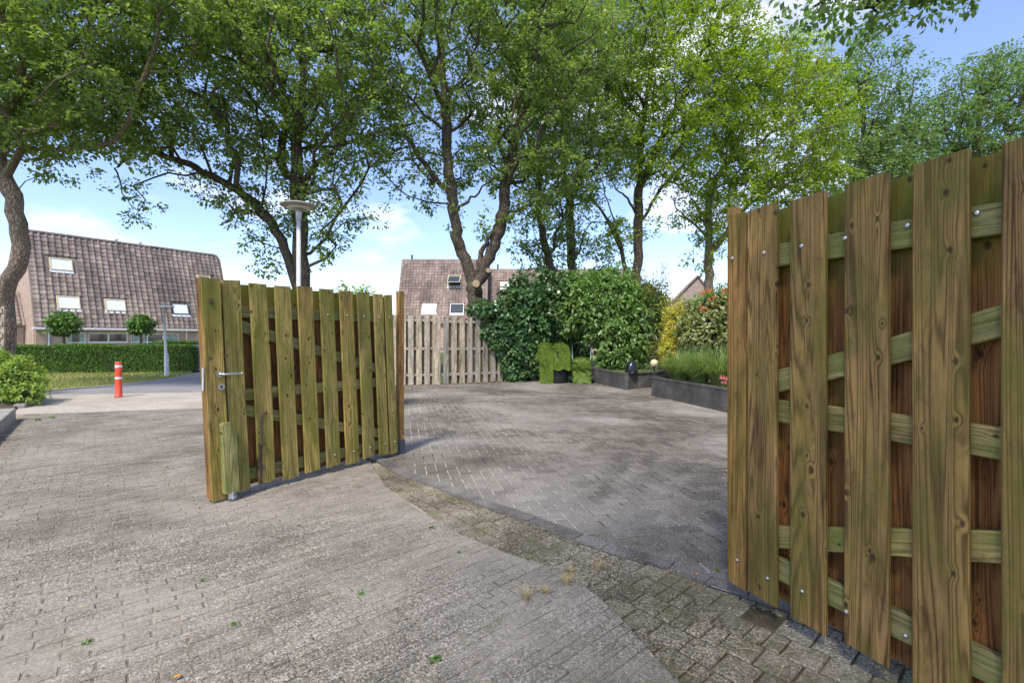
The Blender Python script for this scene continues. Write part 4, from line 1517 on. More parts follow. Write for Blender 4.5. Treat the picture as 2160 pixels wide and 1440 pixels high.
def turf_sheet(name, parent, rows, width, seed, dens=1700, edge=0.02, thick=0.012, x0=0.0):
    """a strip of artificial grass: path rows of (y, z) swept across x, with pile"""
    rnd = np.random.default_rng(seed)
    rows = [np.array(q, float) for q in rows]
    fine = []
    for a, b in zip(rows[:-1], rows[1:]):
        for u in np.linspace(0, 1, 5)[:-1]:
            fine.append(a + (b - a) * u)
    fine.append(rows[-1])
    fine = np.array(fine)
    for _ in range(3):
        fine[1:-1] = (fine[:-2] + fine[1:-1] * 2 + fine[2:]) / 4
    m, k = len(fine), 13
    xs = np.linspace(-width / 2, width / 2, k)
    V = np.zeros((m, k, 3))
    for i in range(m):
        wav = .012 * np.sin(xs * 13 + i * .31 + seed) + .01 * np.sin(xs * 29 + i * .7)
        V[i, :, 0] = x0 + xs * (1 + .025 * math.sin(i * .9 + seed)) + edge * .35 * math.sin(i * 1.7 + seed)
        V[i, :, 1] = fine[i, 0] + wav
        V[i, :, 2] = fine[i, 1] - (.13 * np.abs(xs / (width / 2)) ** 4 * min(1, max(0, (fine[i, 1] - .8 * fine[:, 1].max()) / (.2 * fine[:, 1].max())))) + (.02 * np.sin(xs * 21 + seed) if i in (0, m - 1) else 0) + wav * .4
    tang = np.gradient(V, axis=0)
    side = np.zeros_like(V)
    side[..., 0] = 1
    nr = np.cross(side, tang)
    nr /= np.maximum(np.linalg.norm(nr, axis=2), 1e-6)[..., None]
    if nr[m // 2, :, 1].mean() > 0 and nr[m // 2, :, 2].mean() < 0:
        nr = -nr
    back = V - nr * thick
    vv = np.concatenate([V.reshape(-1, 3), back.reshape(-1, 3)])
    q = []
    o = m * k
    for i in range(m - 1):
        for j in range(k - 1):
            a, b, c, d = i * k + j, i * k + j + 1, (i + 1) * k + j + 1, (i + 1) * k + j
            q.append((a, b, c, d))
            q.append((o + d, o + c, o + b, o + a))
    for i in range(m - 1):
        for j in (0, k - 1):
            a, d = i * k + j, (i + 1) * k + j
            q.append((a, d, o + d, o + a))
    for j in range(k - 1):
        for i in (0, m - 1):
            a, d = i * k + j, i * k + j + 1
            q.append((a, d, o + d, o + a))
    part = obj(name, npmesh(name, vv, np.array(q)), M['turf'], parent, True)
    n = dens
    ii, jj = rnd.integers(0, m - 1, n), rnd.integers(0, k - 1, n)
    u, w = rnd.random(n)[:, None], rnd.random(n)[:, None]
    C = (V[ii, jj] * (1 - u) + V[ii + 1, jj] * u) * (1 - w) + (V[ii, jj + 1] * (1 - u) + V[ii + 1, jj + 1] * u) * w
    D = nr[ii, jj] + rnd.normal(size=(n, 3)) * .45 + np.array((0, 0, .1))
    pile = obj('pile', leaf_mesh('pile', C, D, rnd.normal(size=(n, 3)), rnd.uniform(.016, .032, n), .36), M['turf'], part)
    pile['kind'] = 'stuff'
    return part


# turf mats draped over a black bin
tb = gp(1172, 809)
tm = thing('turf_covered_bin', 'black bin draped with strips of bright green artificial grass', 'bin', tb, R(4))
binp = MB().lathe([(.0, 0), (.34, 0), (.36, .06), (.335, .10), (.37, .16), (.345, .20), (.38, .27), (.39, .34), (.39, .95), (.0, .97)], 26)
binp.v = [(x + .05, y * .75 + .30, z) for x, y, z in binp.v]
binp.build('bin', M['black'], tm, True)
turf_sheet('turf_mat', tm, [(-.075, .005), (-.06, .25), (-.045, .55), (-.04, .85), (-.03, 1.06), (.02, 1.15), (.2, 1.18), (.45, 1.16), (.55, 1.05), (.58, .6)], .40, 2, 5200, x0=-.27)
turf_sheet('turf_mat', tm, [(-.02, .40), (-.012, .6), (-.005, .9), (.0, 1.05), (.04, 1.12), (.2, 1.155), (.45, 1.13), (.56, 1.0), (.6, .5)], .50, 7, 4600, x0=.18)
sidem = turf_sheet('turf_mat', tm, [(-.06, .34), (-.03, .65), (.0, .93), (.05, 1.03), (.25, 1.07), (.4, 1.0)], .28, 9, 2200, x0=-.34)

# hand mower with a turf mat hung over it
mw = gp(1227, 808)
ht = thing('hand_mower', 'hand mower with steel handle and green wheels under an artificial grass mat', 'mower', mw, R(-6))
for s in (-1, 1):
    MB().tube([(s * .255, .25, .30), (s * .27, .16, .75), (s * .275, .12, 1.05)], [.017, .017, .017], 10).build('handle_tube', M['white_steel'], ht, True)
    wl = MB().lathe([(.0, -.03), (.105, -.03), (.125, -.022), (.125, .022), (.105, .03), (.0, .03)], 22)
    wl.v = [(z + s * .315, x + .05, y + .128) for x, y, z in wl.v]
    wo_ = wl.build('wheel', M['black'], ht, True)
    hb = MB().lathe([(.0, -.034), (.085, -.034), (.085, .034), (.0, .034)], 18)
    hb.v = [(z + s * .315, x + .05, y + .128) for x, y, z in hb.v]
    hb.build('hub', M['green_plastic'], wo_)
    MB().box(s * .262 - .02, s * .262 + .02, .15, .20, .66, .74, .006).build('grip_joint', M['green_plastic'], ht)
MB().tube([(-.275, .12, 1.05), (-.25, .10, 1.13), (-.13, .09, 1.185), (0, .085, 1.20), (.13, .09, 1.185), (.25, .10, 1.13), (.275, .12, 1.05)], .015, 10).build('grip_bar', M['black'], ht, True)
MB().tube([(-.03, .085, 1.2), (.03, .085, 1.2)], .019, 10).build('switch', M['green_plastic'], ht)
MB().box(-.27, .27, .08, .40, .10, .62, .03).build('mower_body', M['black'], ht)
turf_sheet('turf_mat', ht, [(-.16, .008), (-.10, .14), (-.05, .30), (-.035, .38), (-.075, .46), (-.085, .58), (-.05, .70), (.02, .745), (.15, .75), (.3, .70)], .52, 12, 4200, edge=.06)


# ------------------------------------------------------------------ shrubs and plants
def shrub(name, label, cat, blobs, n, L, mat, ratio=.6, shell=.72, shape=6, seed=1, base=None, group=None, droop=.15, stems=7, hang=.35, stem_mat='bark', clump=0, part='foliage', jit=0.10):
    """leaves laid over and into a union of ellipsoids, with stems"""
    rnd = np.random.default_rng(seed)
    B = np.array(blobs, float)
    if base is None:
        base = (float(B[:, 0].mean()), float(B[:, 1].mean()), 0.0)
    t = thing(name, label, cat, base, 0, group)
    base = np.array(base)
    w = (B[:, 3] * B[:, 5]) ** 1.0
    bi = rnd.choice(len(B), n * 2, p=w / w.sum())
    d = unit(rnd.normal(size=(n * 2, 3)))
    u = shell + (1 - shell) * rnd.random(n * 2) ** .7
    # lumpy outline
    lump = 1 + jit * np.sin(d[:, 0] * 7 + bi * 2.1) + jit * np.sin(d[:, 2] * 9 + d[:, 1] * 5 + bi)
    P = B[bi, :3] + d * (u * lump)[:, None] * B[bi, 3:]
    inside = np.zeros(len(P), bool)
    for b in range(len(B)):
        q = np.linalg.norm((P - B[b, :3]) / B[b, 3:], axis=1)
        inside |= (q < shell * .85) & (bi != b)
    ok = (~inside) & (P[:, 2] > base[2] + .02)
    P, d = P[ok][:n], d[ok][:n]
    m = len(P)
    out = unit(d / B[:, 3:].mean(0))
    D = unit(out * .7 + rnd.normal(size=(m, 3)) * .65 + np.array((0, 0, -hang)))
    Nn = unit(out * .8 + np.array((0, 0, .75)) + rnd.normal(size=(m, 3)) * .45)
    obj(part, leaf_mesh(part, P - base, D, Nn, L * rnd.uniform(.6, 1.3, m), ratio, shape, droop), M[mat], t)
    for b in B:
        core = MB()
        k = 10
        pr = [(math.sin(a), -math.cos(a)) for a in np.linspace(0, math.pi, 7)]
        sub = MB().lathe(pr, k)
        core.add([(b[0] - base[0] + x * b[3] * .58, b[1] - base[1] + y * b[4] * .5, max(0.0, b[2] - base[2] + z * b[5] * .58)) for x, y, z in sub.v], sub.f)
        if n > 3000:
            core.build('dark_filler', M['hedge_core'], t)  # plain dark body added inside the leaves as filler, no branches
    mb = MB()
    for i in range(stems):
        b = B[rnd.integers(len(B))]
        dd = unit(rnd.normal(size=(1, 3)))[0] * .75
        e = b[:3] + dd * b[3:] - base
        s0 = np.array((rnd.normal() * .15, rnd.normal() * .1, 0))
        mid = (s0 + e) / 2 + rnd.normal(size=3) * .12
        mb.tube([s0, mid, e], [.022, .015, .006], 5)
    if stems:
        mb.build('stem', M[stem_mat], t, True)
    return t


def fy(px):
    """distance of the fence in photo column px"""
    k = (px - 1080) / F
    d = fC - fB
    t_ = (k * fB.y - fB.x) / (d.x - k * d.y)
    return fB.y + d.y * t_


def ib(px, py, rx, ry, rz, dy=-.12):
    return blob(px, py, fy(px), rx, ry, rz, dy)


shrub('ivy', 'dark glossy ivy tumbling over the fence behind the turf-covered bin', 'ivy',
      [ib(1050, 690, .55, .32, .75), ib(1100, 670, .85, .45, 1.25), ib(1165, 655, .9, .5, 1.35, .1), ib(1110, 735, .75, .34, .85), ib(1018, 652, .42, .3, .24), ib(1075, 745, .45, .3, .6), ib(1150, 760, .85, .34, .75, .1), ib(1085, 790, .35, .25, .3), ib(1210, 700, .7, .5, 1.5, .3)],
      19000, .105, 'ivy', .85, .78, 6, 41, hang=.6, droop=.05)
YS = 14.7
shrub('viburnum_shrub', 'tall bright green broad-leaved shrub above the lawn bed', 'shrub',
      [blob(1290, 640, YS, 1.25, .8, .95), blob(1245, 665, YS, .8, .7, .9), blob(1310, 715, YS - .4, 1.0, .75, .8), blob(1275, 608, YS + .3, .85, .6, .65), blob(1345, 680, YS - .4, .75, .7, .95), blob(1220, 612, YS + .5, .6, .5, .5), blob(1305, 760, YS - .7, .6, .45, .32)],
      13000, .135, 'shrub', .46, .74, 6, 42, stems=16, stem_mat='bark_l', jit=.2)
shrub('small_leaved_shrub', 'olive shrub with reddish spiky top between the tall shrub and yellow bush', 'shrub',
      [blob(1388, 655, 14.2, .55, .5, 1.0), blob(1405, 705, 13.8, .5, .45, .75), blob(1365, 620, 14.6, .55, .5, .6), blob(1395, 745, 13.6, .5, .4, .45)],
      5600, .085, 'olive', .38, .6, 4, 43, jit=.3, hang=-.1)
shrub('golden_bush', 'bright yellow feathery bush beside the globe lamp', 'shrub',
      [blob(1425, 690, 12.7, .34, .32, .72), blob(1442, 715, 12.4, .46, .32, .55), blob(1418, 742, 12.3, .4, .3, .36)],
      7000, .10, 'yellow', .22, .5, 4, 44, jit=.25, hang=-.2)
shrub('variegated_ivy', 'cream-edged ivy hedge behind the ornamental grass', 'ivy',
      [blob(1490, 700, 11.8, .75, .45, .62), blob(1530, 690, 11.6, .8, .5, .75), blob(1465, 655, 12.9, .45, .4, .35), blob(1580, 720, 11.2, .8, .5, .9), blob(1485, 740, 11.9, .5, .4, .35)],
      8000, .085, 'varieg', .8, .75, 6, 45, hang=.3)
tv = shrub('trumpet_vine', 'climber with orange-red flowers beside the right gate leaf', 'climber',
           [blob(1500, 640, 12.0, .42, .4, .34), blob(1535, 625, 11.9, .45, .4, .36), blob(1575, 630, 11.6, .6, .5, .45)],
           3400, .075, 'shrub', .45, .6, 4, 46)
rf = np.random.default_rng(9)
for (px, py) in ((1486, 617), (1495, 613), (1478, 620), (1501, 613), (1527, 613), (1524, 627), (1497, 632), (1505, 628), (1484, 651), (1490, 653), (1477, 647), (1532, 644), (1512, 646), (1531, 612)):
    c = np.array(pt(px, py, 11.5)) - np.array(tv.location)
    m = 16
    P = c + rf.normal(size=(m, 3)) * .028
    D = unit(rf.normal(size=(m, 3)) + np.array((0, -.8, .1)))
    obj('flower', leaf_mesh('flower', P, D, rf.normal(size=(m, 3)), .045, .6), M['orange'], tv)


def grass_clump(label, c, rad, n, h, seed, mat='grassblade', name='ornamental_grass', cat='grass', group='ornamental grass clumps in the front planter', w=.012):
    rnd = np.random.default_rng(seed)
    t = thing(name, label, cat, c, 0, group)
    a = rnd.uniform(0, 2 * math.pi, n)
    r0 = rnd.random(n) ** .5 * rad * .35
    lean = rnd.uniform(.15, 1.1, n)
    L = h * rnd.uniform(.65, 1.25, n)
    S = np.stack([-np.sin(a), np.cos(a), np.zeros(n)], 1)
    O = np.stack([np.cos(a), np.sin(a), np.zeros(n)], 1)
    b = O * r0[:, None]
    V = []
    k = 5
    for i in range(k):
        u = i / (k - 1)
        out = lean * L * (u ** 1.6) * .95
        z = L * (u * (1.0 - .35 * lean * u ** 1.5) - .30 * lean * u ** 3)
        p = b + O * out[:, None] + np.array((0, 0, 1.0)) * z[:, None] + S * (rnd.normal(size=n) * .02 * u)[:, None]
        p[:, 2] = np.maximum(p[:, 2], -.22)
        ww = w * (1 - u) ** .6
        V += [p - S * ww / 2, p + S * ww / 2]
    V = np.stack(V, 1)
    idx = np.arange(n)[:, None] * (2 * k)
    Fq = np.concatenate([np.stack([idx[:, 0] + 2 * i, idx[:, 0] + 2 * i + 1, idx[:, 0] + 2 * i + 3, idx[:, 0] + 2 * i + 2], 1) for i in range(k - 1)])
    obj('blades', npmesh('blades', V.reshape(-1, 3), Fq), M[mat], t)
    return t


for i, (px, py, Yc, rr, hh, lb) in enumerate(((1425, 800, 10.75, .42, .78, 'arching ornamental grass clump at the left end of the front planter'),
                                              (1470, 806, 9.85, .42, .85, 'arching ornamental grass clump in the middle of the front planter'),
                                              (1512, 800, 9.4, .42, .92, 'ornamental grass clump next to the gate edge in the front planter'),
                                              (1450, 780, 11.2, .36, .75, 'small ornamental grass clump behind the others near the globe lamp'))):
    q = pt(px, py, Yc)
    grass_clump(lb, (q.x + .06, q.y, PH - .07), rr, 820, hh, 60 + i)
# pink flower heads
pk = pt(1526, 803, 8.75)
pf = thing('pink_flower', 'plant with pink flower heads at the planter edge by the right gate', 'flower', (pk.x, pk.y, PH - .07))
for (dx, dz, s) in ((-.03, .22, .05), (.05, .20, .05), (.0, .14, .04)):
    MB().tube([(0, 0, 0), (dx * .6, 0, dz * .6), (dx, -.02, dz)], .006, 6).build('stem', M['hedge'], pf)
    m = 90
    P = rf.normal(size=(m, 3)) * np.array((s, s, s * .45)) * .55 + np.array((dx, -.02, dz))
    obj('flower_head', leaf_mesh('flower_head', P, rf.normal(size=(m, 3)) + np.array((0, 0, .6)), rf.normal(size=(m, 3)), .026, .7), M['pink'], pf)

# young leafy shoots that rise above the left gate leaf
shrub('young_shrub', 'leafy shoots of a shrub peeping over the left gate leaf', 'shrub', [blob(735, 618, 8.6, .20, .2, .12), blob(765, 616, 8.6, .12, .15, .12), (-2.9, 8.6, 1.5, .5, .4, .8)], 1500, .09, 'lime', .5, .4, 6, 47, stems=6)

# clipped hedges, built of small leaves on a dark core
def hedge(label, A, B, h, w, n, seed, mat='hedge', L=.06):
    rnd = np.random.default_rng(seed)
    d = (B - A)
    Ln = d.length
    d.normalize()
    t = thing('hedge', label, 'hedge', A, math.atan2(d.y, d.x), 'clipped hedges')
    MB().box(.03, Ln - .03, -w / 2 + .05, w / 2 - .05, 0, h - .05).build('branches', M['hedge_core'], t)  # plain dark filler box added behind the leaves, not modelled branches
    ar = np.array([Ln * h, Ln * w, w * h, w * h])
    fc = rnd.choice(4, n, p=ar / ar.sum())
    u, v = rnd.random(n), rnd.random(n)
    P = np.zeros((n, 3))
    O = np.zeros((n, 3))
    dp = rnd.random(n) * .05
    for k in range(4):
        s = fc == k
        if k == 0:
            P[s] = np.stack([u[s] * Ln, -w / 2 + dp[s], v[s] * h], 1)
            O[s] = (0, -1, .2)
        elif k == 1:
            P[s] = np.stack([u[s] * Ln, (v[s] - .5) * w, h - dp[s]], 1)
            O[s] = (0, 0, 1)
        else:
            P[s] = np.stack([np.full(s.sum(), 0 if k == 2 else Ln), (u[s] - .5) * w, v[s] * h], 1)
            O[s] = (-1 if k == 2 else 1, 0, .2)
    P += O * (0.03 * np.sin(P[:, :1] * 2.3 + seed) + .02 * np.sin(P[:, 2:] * 7 + P[:, :1] * 5))
    D = unit(O * .6 + rnd.normal(size=(n, 3)) * .7 + np.array((0, 0, .35)))
    Nn = unit(O + rnd.normal(size=(n, 3)) * .5)
    obj('foliage', leaf_mesh('foliage', P, D, Nn, L * rnd.uniform(.6, 1.4, n), .5), M[mat], t)
    return t


hA, hB = gp(-40, 787), gp(408, 784)
hedge('long clipped green hedge in front of the left house', hA + Vector((0, .45, 0)), hB + Vector((-.1, .45, 0)), 1.02, .9, 24000, 51)
hC, hD = gp(336, 772), gp(436, 772)
hedge('short hedge behind the long one next to the small grey gate', hC, hD, 1.16, .7, 5000, 52)

# bush at the left edge and grass on the verge
shrub('yellow_green_bush', 'low yellow-green bush beside the kerb at the left edge', 'shrub',
      [blob(32, 800, 9.5, .46, .42, .36), blob(8, 790, 9.6, .42, .38, .46), blob(58, 828, 9.3, .30, .28, .18), blob(-35, 790, 9.6, .45, .38, .5)], 6500, .075, 'lime', .5, .65, 6, 48, jit=.18)
rnd = np.random.default_rng(77)
n = 15000
vp = [tuple(v.co[:2]) for v in verge.data.vertices]
C = np.stack([rnd.uniform(-20, -11, n), rnd.uniform(11.5, 19, n), np.full(n, -.018)], 1)
C = C[[inpoly(c, vp) for c in C]]
n = len(C)
vg = obj('verge_grass', leaf_mesh('verge_grass', C, np.stack([rnd.normal(size=n) * .5, rnd.normal(size=n) * .5, np.ones(n)], 1), rnd.normal(size=(n, 3)), rnd.uniform(.035, .09, n), .3), M['lawnblade'])
tag(vg, 'short sunlit grass on the verge before the hedge', 'grass', kind='stuff')

# kerb blocks at the left of the alley and soil behind
kl = thing('kerb', 'raised concrete kerb at the left edge of the alley', 'kerb', (0, 0, 0))
ka, kb = Vector((-3.45, 2.45, 0)), gp(40, 884)
for i in range(6):
    a, b = ka.lerp(kb, i / 6 + .002), ka.lerp(kb, (i + 1) / 6 - .002)
    MB().obox(a + Vector((-.13, -.1, 0)), b + Vector((-.13, -.1, 0)), .26, .24, -.05, .012).build('kerb_block', M['concrete'], kl)
kc, kd_ = gp(40, 860), gp(82, 842)
k2 = thing('kerb', 'low concrete kerb piece beside the yellow-green bush', 'kerb', (0, 0, 0))
for i in range(2):
    MB().obox(kc.lerp(kd_, i / 2 + .004), kc.lerp(kd_, (i + 1) / 2 - .004), .16, .115, -.05, .01).build('kerb_block', M['concrete'], k2)
nrm = Vector((-(kb - ka).normalized().y, (kb - ka).normalized().x, 0))
sheet('bed_soil', [(ka + nrm * .2).xy, (kb + nrm * .2).xy, gp(40, 856).xy, gp(84, 840).xy, gp(60, 828).xy, gp(-200, 828).xy, (-9, 3)][::1], 0.035, M['soil'])

# ------------------------------------------------------------------ street furniture
q = gp(250, 836)
bo = thing('bollard', 'red plastic bollard with white reflective bands on the pale paving', 'bollard', q)
MB().lathe([(.0, 0), (.082, 0), (.080, .012), (.068, .02), (.066, .40), (.066, .765), (.06, .782), (.0, .786)], 24).build('body', M['red'], bo, True)
for z in (.39, .655):
    MB().lathe([(.0655, z), (.0672, z + .003), (.0672, z + .052), (.0655, z + .055)], 24).build('reflective_band', M['reflect'], bo, True)

q = pt(630, 700, 8.2)
la = thing('street_lamp', 'near street lamp with a round disc shade above the left gate leaf', 'street lamp', (q.x, q.y, 0), group='street lamps')
MB().lathe([(.056, 0), (.052, 1.0), (.040, 1.1), (.034, 3.36), (.0, 3.36)], 18).build('pole', M['galv'], la, True)
MB().lathe([(.0, 3.36), (.046, 3.36), (.048, 3.49), (.04, 3.53), (.0, 3.53)], 18).build('neck', M['galv'], la, True)
sh_ = MB().lathe([(.05, 3.53), (.12, 3.55), (.27, 3.588), (.302, 3.60), (.302, 3.61), (.25, 3.632), (.10, 3.65), (.0, 3.655)], 32)
sh_.build('disc_shade', M['concrete'], la, True)
MB().lathe([(.0, 3.535), (.045, 3.54), (.19, 3.560), (.20, 3.571)], 28).build('diffuser', simple('frosted_diffuser', (0.55, 0.53, 0.48), 0.4), la, True)

q = gp(351, 793)
lb = thing('street_lamp', 'far street lamp with a flat head in front of the clipped hedge', 'street lamp', (q.x, q.y, 0), group='street lamps')
MB().tube([(0, 0, 0), (0, 0, .75), (-.02, 0, .80), (-.09, 0, 2.38)], [.07, .065, .045, .036], 14).build('pole', M['galv'], lb, True)
MB().box(-.20, .24, -.09, .09, 2.37, 2.44, .025).build('lamp_head', M['galv'], lb)
q = gp(368, 782)
pb = thing('stone_post', 'short grey concrete post at the end of the clipped hedge', 'post', q)
MB().lathe([(.10, 0), (.10, .33), (.085, .38), (.0, .40)], 10).build('shaft', M['concrete'], pb)
# small grey garden gate and strip of fence at the hedge end
q0, q1 = gp(408, 783), gp(424, 783)
sg = thing('garden_gate', 'small grey lattice gate beside the clipped hedge', 'gate', q0)
w = q1.x - q0.x
mb = MB().box(0, .04, -.02, .02, 0, 1.05).box(w - .04, w, -.02, .02, 0, 1.05).box(0.04, w - .04, -.02, .02, .05, .10).box(0.04, w - .04, -.02, .02, 1.0, 1.05)
mb.build('frame', M['grille'], sg)
for i in range(7):
    rail(sg, .04, .1 + i * .13, w - .04, .23 + i * .13, .02, -.006, M['grille'], .008, 'lattice_bar')
    rail(sg, .04, .23 + i * .13, w - .04, .1 + i * .13, .02, .006, M['grille'], .008, 'lattice_bar')
fq = gp(424.5, 783)
fr_ = thing('fence_panel', 'low wooden fence strip right of the small grey gate', 'fence', fq, group='garden fence panels')
for i in range(5):
    o = obj('board', board_mesh(.10, .02, 1.0, rg), M['fence_wood'], fr_)
    o.location = (.09 + i * .125, 0, 0)
MB().box(.02, .68, .012, .04, .75, .82).box(.02, .68, .012, .04, .2, .27).build('rail', M['fence_back'], fr_)


# small ball-headed trees before the house
def ball_tree(label, px, py, Yb, r, seed):
    c = pt(px, py, Yb)
    rnd = np.random.default_rng(seed)
    t = thing('ball_tree', label, 'tree', (c.x, c.y, 0), 0, 'clipped ball-headed trees')
    MB().tube([(0, 0, 0), (.02, 0, c.z * .5), (0, 0, c.z - r * .3)], [.065, .055, .045], 8).build('trunk', M['bark_l'], t, True)
    n = 1300
    d = unit(rnd.normal(size=(n, 3)))
    u = rnd.random(n) ** .45
    lump = 1 + .15 * np.sin(d[:, 0] * 6 + seed) + .12 * np.sin(d[:, 2] * 8)
    P = d * (u * lump)[:, None] * np.array((r, r, r * .85)) + np.array((0, 0, c.z))
    obj('crown', leaf_mesh('crown', P, unit(d + rnd.normal(size=(n, 3)) * .6 + np.array((0, 0, -.3))), unit(d + np.array((0, 0, .8)) + rnd.normal(size=(n, 3)) * .3), rnd.uniform(.09, .17, n), .7, 6), M['hedge'], t)


ball_tree('larger ball-headed tree left of the windows behind the hedge', 134, 683, 19.6, .56, 3)
ball_tree('smaller ball-headed tree right of the windows behind the hedge', 297, 685, 20.4, .47, 4)


# ------------------------------------------------------------------ houses
def tile_geo(w=0.30, L=0.36):
    """one pan tile lying on the roof plane: x across, y up the slope, z out; tail raised on the course below"""
    prof = [(0, .008), (.03, .0), (.15, .0), (.19, .045), (.235, .062), (.28, .045), (.30, .012)]
    prof = [(x * w / .3, z) for x, z in prof]
    n = len(prof)
    v = [(x, 0, z + .034) for x, z in prof] + [(x, L, z + .002) for x, z in prof] + [(x, 0.003, z + .006) for x, z in prof]
    f = []
    for i in range(n - 1):
        f.append((i, i + 1, n + i + 1, n + i))
        f.append((2 * n + i, 2 * n + i + 1, i + 1, i))
    return v, f


def tiled_plane(parent, W_, S_, mat, holes, seed, singles=0, exposure=0.29, tw=0.30, skirt=True, score=None):
    """tiles over a local plane (x 0..W_, y 0..S_ up the slope); holes are skylight rectangles"""
    rnd = random.Random(seed)
    v0, f0 = tile_geo(tw, exposure + .07)
    me = pyd('roof_tile', v0, f0)
    me.materials.append(mat)
    spots = []
    for r in range(int(S_ / exposure)):
        for c in range(int(W_ / tw)):
            x, y = c * tw, r * exposure
            if any(h[0] - .12 < x + tw / 2 < h[1] + .12 and h[2] - .05 < y + exposure / 2 < h[3] + .08 for h in holes):
                continue
            spots.append((x, y))
    spots.sort(key=score or (lambda s: s[0]))
    for (x, y) in spots[:singles]:
        o = link(bpy.data.objects.new('roof_tile', me), parent)
        o.location = (x + rnd.uniform(-.004, .004), y + rnd.uniform(-.008, .008), rnd.uniform(0, .006))
        o.rotation_euler = (rnd.uniform(-.012, .012), rnd.uniform(-.012, .012), rnd.uniform(-.012, .012))
    V0 = np.array(v0)
    V, Fq = [], []
    F0 = np.array(f0)
    for i, (x, y) in enumerate(spots[singles:]):
        V.append(V0 + np.array((x + rnd.uniform(-.004, .004), y + rnd.uniform(-.008, .008), rnd.uniform(0, .006))))
        Fq.append(F0 + i * len(v0))
    if V:
        o = obj('roof_tiling', npmesh('roof_tiling', np.concatenate(V), np.concatenate(Fq), True), mat, parent)
        o['kind'] = 'stuff'


def plane_frame(o, xdir, slope):
    """orient an object: local x along xdir, y up the slope, z out"""
    x, y = Vector(xdir).normalized(), Vector(slope).normalized()
    z = x.cross(y).normalized()
    m = Matrix((x, y, z)).transposed()
    o.rotation_euler = m.to_euler()
    return m


def ray_to_plane(px, py, P, m):
    d = Vector(((px - 1080) / F, 1.0, (HZ - py) / F))
    z = m.col[2]
    t = (P - Vector((0, 0, CAM_H))).dot(z) / d.dot(z)
    q = Vector((0, 0, CAM_H)) + d * t - P
    return q.dot(m.col[0]), q.dot(m.col[1])


def skylight(parent, x0, x1, y0, y1, frame, pane, tilt=0.0, z=.03):
    f = .055
    w = MB().box(x0, x1, y0, y0 + f, 0, .10).box(x0, x1, y1 - f, y1, 0, .10).box(x0, x0 + f, y0 + f, y1 - f, 0, .10).box(x1 - f, x1, y0 + f, y1 - f, 0, .10)
    o = w.build('skylight', frame, parent)
    if tilt:
        MB().box(x0 + f, x1 - f, y0 + f, y1 - f, .01, .03).build('opening', M['darkframe'], o)
        s = MB().box(x0 + f, x1 - f, -.02, .02, 0, y1 - y0 - 2 * f).build('sash', frame, o)
        s.location = (0, y1 - f - .1, .1)
        s.rotation_euler = (R(58), 0, 0)
        MB().box(x0 + f + .05, x1 - f - .05, -.025, .025, .06, y1 - y0 - 2 * f - .06).build('pane', pane, s)
    else:
        MB().box(x0 + f, x1 - f, y0 + f, y1 - f, .02, .075).build('pane', pane, o)
    MB().box(x0 - .03, x1 + .03, y0 - .17, y0, .045, .06).build('flashing', M['sky_reflect'] if pane is M['sky_reflect'] else M['galv'], o)
    return o


# left house: steep tiled roof, long front running away to the right
hx = Vector((0.565, 0.825, 0)).normalized()
hn = Vector((-hx.y, hx.x, 0))                  # away from the viewer
E0 = pt(75, 691, 26.0)
HL, RUN = 10.25, 2.25
ridge_z = 7.42
rise = ridge_z - E0.z
h1 = thing('house', 'brick house with a steep brown tiled roof and skylights on the left', 'house', (E0.x, E0.y, 0), math.atan2(hx.y, hx.x), 'houses with steep tiled roofs')
ez = E0.z
# walls in local frame: x along the front, y away
D1 = 7.0
win = [(1.3, 2.15, .0, 1.62), (2.25, 4.15, 1.05, 1.62), (4.3, 6.9, .35, 1.62), (8.0, 10.0, .35, 1.62)]
mb = MB()
xs = [0.02] + [q for a in win for q in (a[0], a[1])] + [HL]
for i in range(0, len(xs) - 1, 2):
    mb.box(xs[i], xs[i + 1], .12, .34, -.05, ez)
for a in win:
    if a[2] > 0:
        mb.box(a[0], a[1], .121, .33, -.05, a[2])
    mb.box(a[0], a[1], .122, .33, a[3], ez)
mb.build('wall', M['brick'], h1)
gab = [(0.0, .30, -.05), (0.0, D1 - .3, -.05), (0.0, D1 - .3, ez), (0.0, D1 - RUN, ridge_z - .1), (0.0, RUN, ridge_z - .12), (0.0, .30, ez - .05)]
gv = [(x - .02, y, z) for x, y, z in gab] + [(x + .2, y, z) for x, y, z in gab]
k = len(gab)
MB().add(gv, [tuple(range(k))[::-1], tuple(range(k, 2 * k))] + [(i, (i + 1) % k, (i + 1) % k + k, i + k) for i in range(k)]).build('gable_wall', M['brick'], h1)
MB().add([(HL - .02 + x, y, z) for x in (0, .2) for _, y, z in gab], [tuple(range(k))[::-1], tuple(range(k, 2 * k))] + [(i, (i + 1) % k, (i + 1) % k + k, i + k) for i in range(k)]).build('gable_wall', M['brick'], h1)
